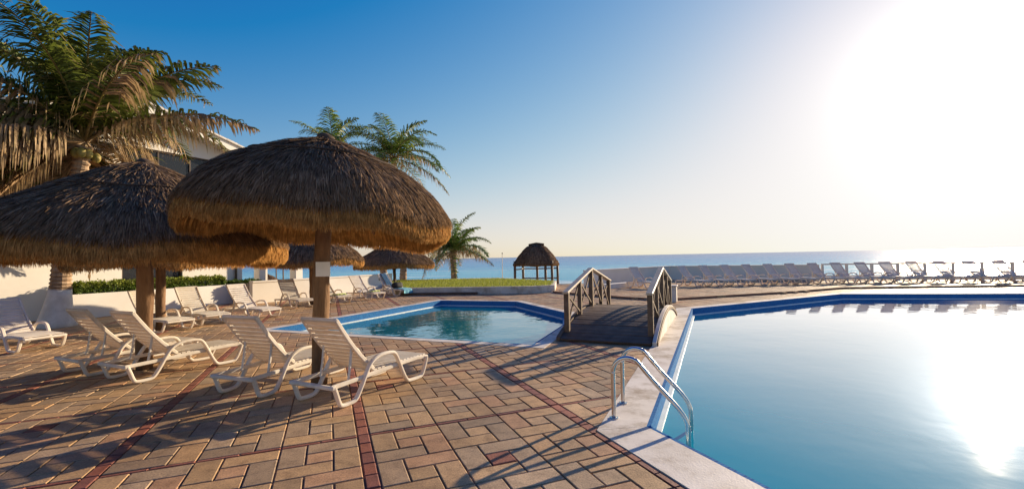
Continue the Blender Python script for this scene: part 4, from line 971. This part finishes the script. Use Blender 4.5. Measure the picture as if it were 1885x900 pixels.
# slatted gate
ga, gb = Vector((-11.0, 18.05)), Vector((-10.58, 18.25)); gdir = (gb - ga); e3 = empty('slatted_gate', (ga.x, ga.y, 0), math.atan2(gdir.y, gdir.x), label='small pale wooden gate of upright slats beside the dark hedge', cat='gate')
for k in range(6): m_ = MB(); m_.cbox((.04 + k * .082, 0, .42), (.058, .022, .80), .004); m_.build('slat', M['rail_wood'], e3)
for z in (.16, .68): m_ = MB(); m_.cbox((.245, .024, z), (.50, .025, .06), .004); m_.build('cross_rail', M['rail_wood'], e3)
# white pillars beyond the wall
for k, (x, y, lb) in enumerate(((-11.55, 20.9, 'white square pillar at the house corner behind the gate'), (-10.25, 21.6, 'white square pillar standing alone behind the garden wall'))):
    o = empty('pillar', (x, y, 0), -AZ, label=lb, cat='pillar'); m_ = MB(); m_.cbox((0, 0, 1.25), (.40, .40, 2.5), .015); m_.build('shaft', M['plaster'], o); m_ = MB(); m_.cbox((0, 0, 2.55), (.5, .5, .1), .015); m_.build('capital', M['plaster'], o); m_ = MB(); m_.cbox((0, 0, .06), (.5, .5, .16), .015); m_.build('plinth', M['plaster'], o)
# beach terrace items seen between the pillars
e3 = empty('beach_parasol', (-14.8, 27.4, -.5), label='small brown thatched beach parasol beyond the garden wall', cat='parasol')
thatch_roof(e3, [(.03, 1.45), (.3, 1.3), (.7, .98)], 1800, 71, fringe=.12, width=.022); m_ = MB(); m_.tube([(0, 0, -.3), (0, 0, .6), (0, 0, 1.35)], .04, 8); m_.build('post', M['deck'], e3)
for k, (x, y, h) in enumerate(((-15.3, 29.5, 2.4), (-14.7, 29.2, 2.9))):
    o = empty('mast_pole', (x, y, -.9), label='%s of the two thin dark poles on the beach behind the white pillars' % ('shorter', 'taller')[k], cat='pole', group='poles on the beach'); m_ = MB(); m_.tube([(0, 0, 0), (.01, 0, h / 2), (0, 0, h)], [.05, .045, .03], 8); m_.build('shaft', M['deck'], o); m_ = MB(); m_.cbox((0, 0, .03), (.3, .3, .1), .02); m_.build('foot', M['rock'], o)
e3 = empty('beach_shrub', (-12.9, 26.8, -.45), label='low dark shrub on the sand behind the garden wall', cat='shrub'); leaf_box(e3, -.9, .9, -.5, .5, 0, .75, 3500, 63, (.03, .05, .015), (.09, .12, .03), .08, lump=.1)
m_ = MB(); m_.tube([(0, 0, -.1), (.02, 0, .2), (0, .02, .5)], .05, 7); m_.build('stem', M['trunk'], e3)

# ------------------------------------------------------------------ towels and bag
def drape(name, label, x, y, az, prof, w, matn, cat='towel', group=None, th=.012):
    """a cloth strip following prof [(y,z)...] across a lounger"""
    o = empty(name, (x, y, 0), -R(az), label=label, cat=cat, group=group)
    rs = random.Random(len(label)); n = len(prof); nx = 9; vs = []; fs = []
    for j, (py, pz) in enumerate(prof):
        for i in range(nx):
            fx = i / (nx - 1) - .5; vs.append((fx * w * (1 + .04 * math.sin(j)), py + .015 * math.sin(i * 2 + j), pz + .008 * math.sin(i * 1.7 + j * 1.3) + .006))
    m0 = len(vs); vs += [(a, b, c - th) for a, b, c in vs]
    for j in range(n - 1):
        for i in range(nx - 1):
            a = j * nx + i; q4 = (a, a + 1, a + nx + 1, a + nx); fs.append(q4); fs.append(tuple(m0 + k for k in q4[::-1]))
    bd = [i for i in range(nx)] + [j * nx + nx - 1 for j in range(1, n)] + [(n - 1) * nx + i for i in range(nx - 2, -1, -1)] + [j * nx for j in range(n - 2, 0, -1)]
    for k in range(len(bd)): a, b = bd[k], bd[(k + 1) % len(bd)]; fs.append((a, a + m0, b + m0, b))
    m_ = MB(); m_.smooth = True; m_.add(vs, fs); m_.build('cloth', M[matn], o); return o
LT = [(1.12, .325), (1.2, .33), (1.3, .335), (1.4, .33), (1.46, .34), (1.44, .36), (1.3, .362), (1.15, .36)]
drape('folded_towel', 'lime green folded towel on the lounger two places from the black bag', -7.85, 18.55, 124, LT, .42, 'lime', group='lime towels')
drape('folded_towel', 'lime green folded towel on the lounger right beside the one with the black bag', -6.95, 19.9, 122, LT, .42, 'lime', group='lime towels')
drape('hanging_towel', 'navy towel draped over the backrest of the lounger with the bag', -6.2, 21.6, 122, [(-.02, .70), (.01, .88), (.04, 1.005), (.10, .985), (.26, .80), (.42, .60), (.56, .42)], .34, 'navy')
drape('beach_towel', 'teal towel laid over the seat and hanging from the foot end near the bag', -6.2, 21.6, 122, [(.95, .335), (1.1, .34), (1.3, .34), (1.5, .335), (1.64, .315), (1.72, .25), (1.74, .12)], .56, 'teal')
e3 = empty('beach_bag', (-6.2 + 1.02 * math.sin(R(122)), 21.6 + 1.02 * math.cos(R(122)), .335), R(-122), label='black soft bag resting on the lounger with blue towels', cat='bag')
bm = bmesh.new(); bmesh.ops.create_uvsphere(bm, u_segments=20, v_segments=14, radius=1)
for v in bm.verts:
    x, y, z = v.co; k = abs(x) ** 4 + abs(y) ** 4 + abs(z) ** 4; s_ = 1 / k ** .25 if k > 0 else 1
    v.co = Vector((x * s_ * .26, y * s_ * .14 * (1.1 - .25 * z), z * s_ * .13 + .14 + .012 * math.sin(9 * x)))
for f in bm.faces: f.smooth = True
me = bpy.data.meshes.new('bag_body'); bm.to_mesh(me); bm.free(); me.materials.append(M['black']); link('bag_body', me, e3)
for y in (-.06, .06): m_ = MB(); m_.tube([(-.12, y, .24), (-.08, y * 1.3, .36), (0, y * 1.4, .40), (.08, y * 1.3, .36), (.12, y, .24)], .012, 7); m_.build('handle', M['black'], e3)
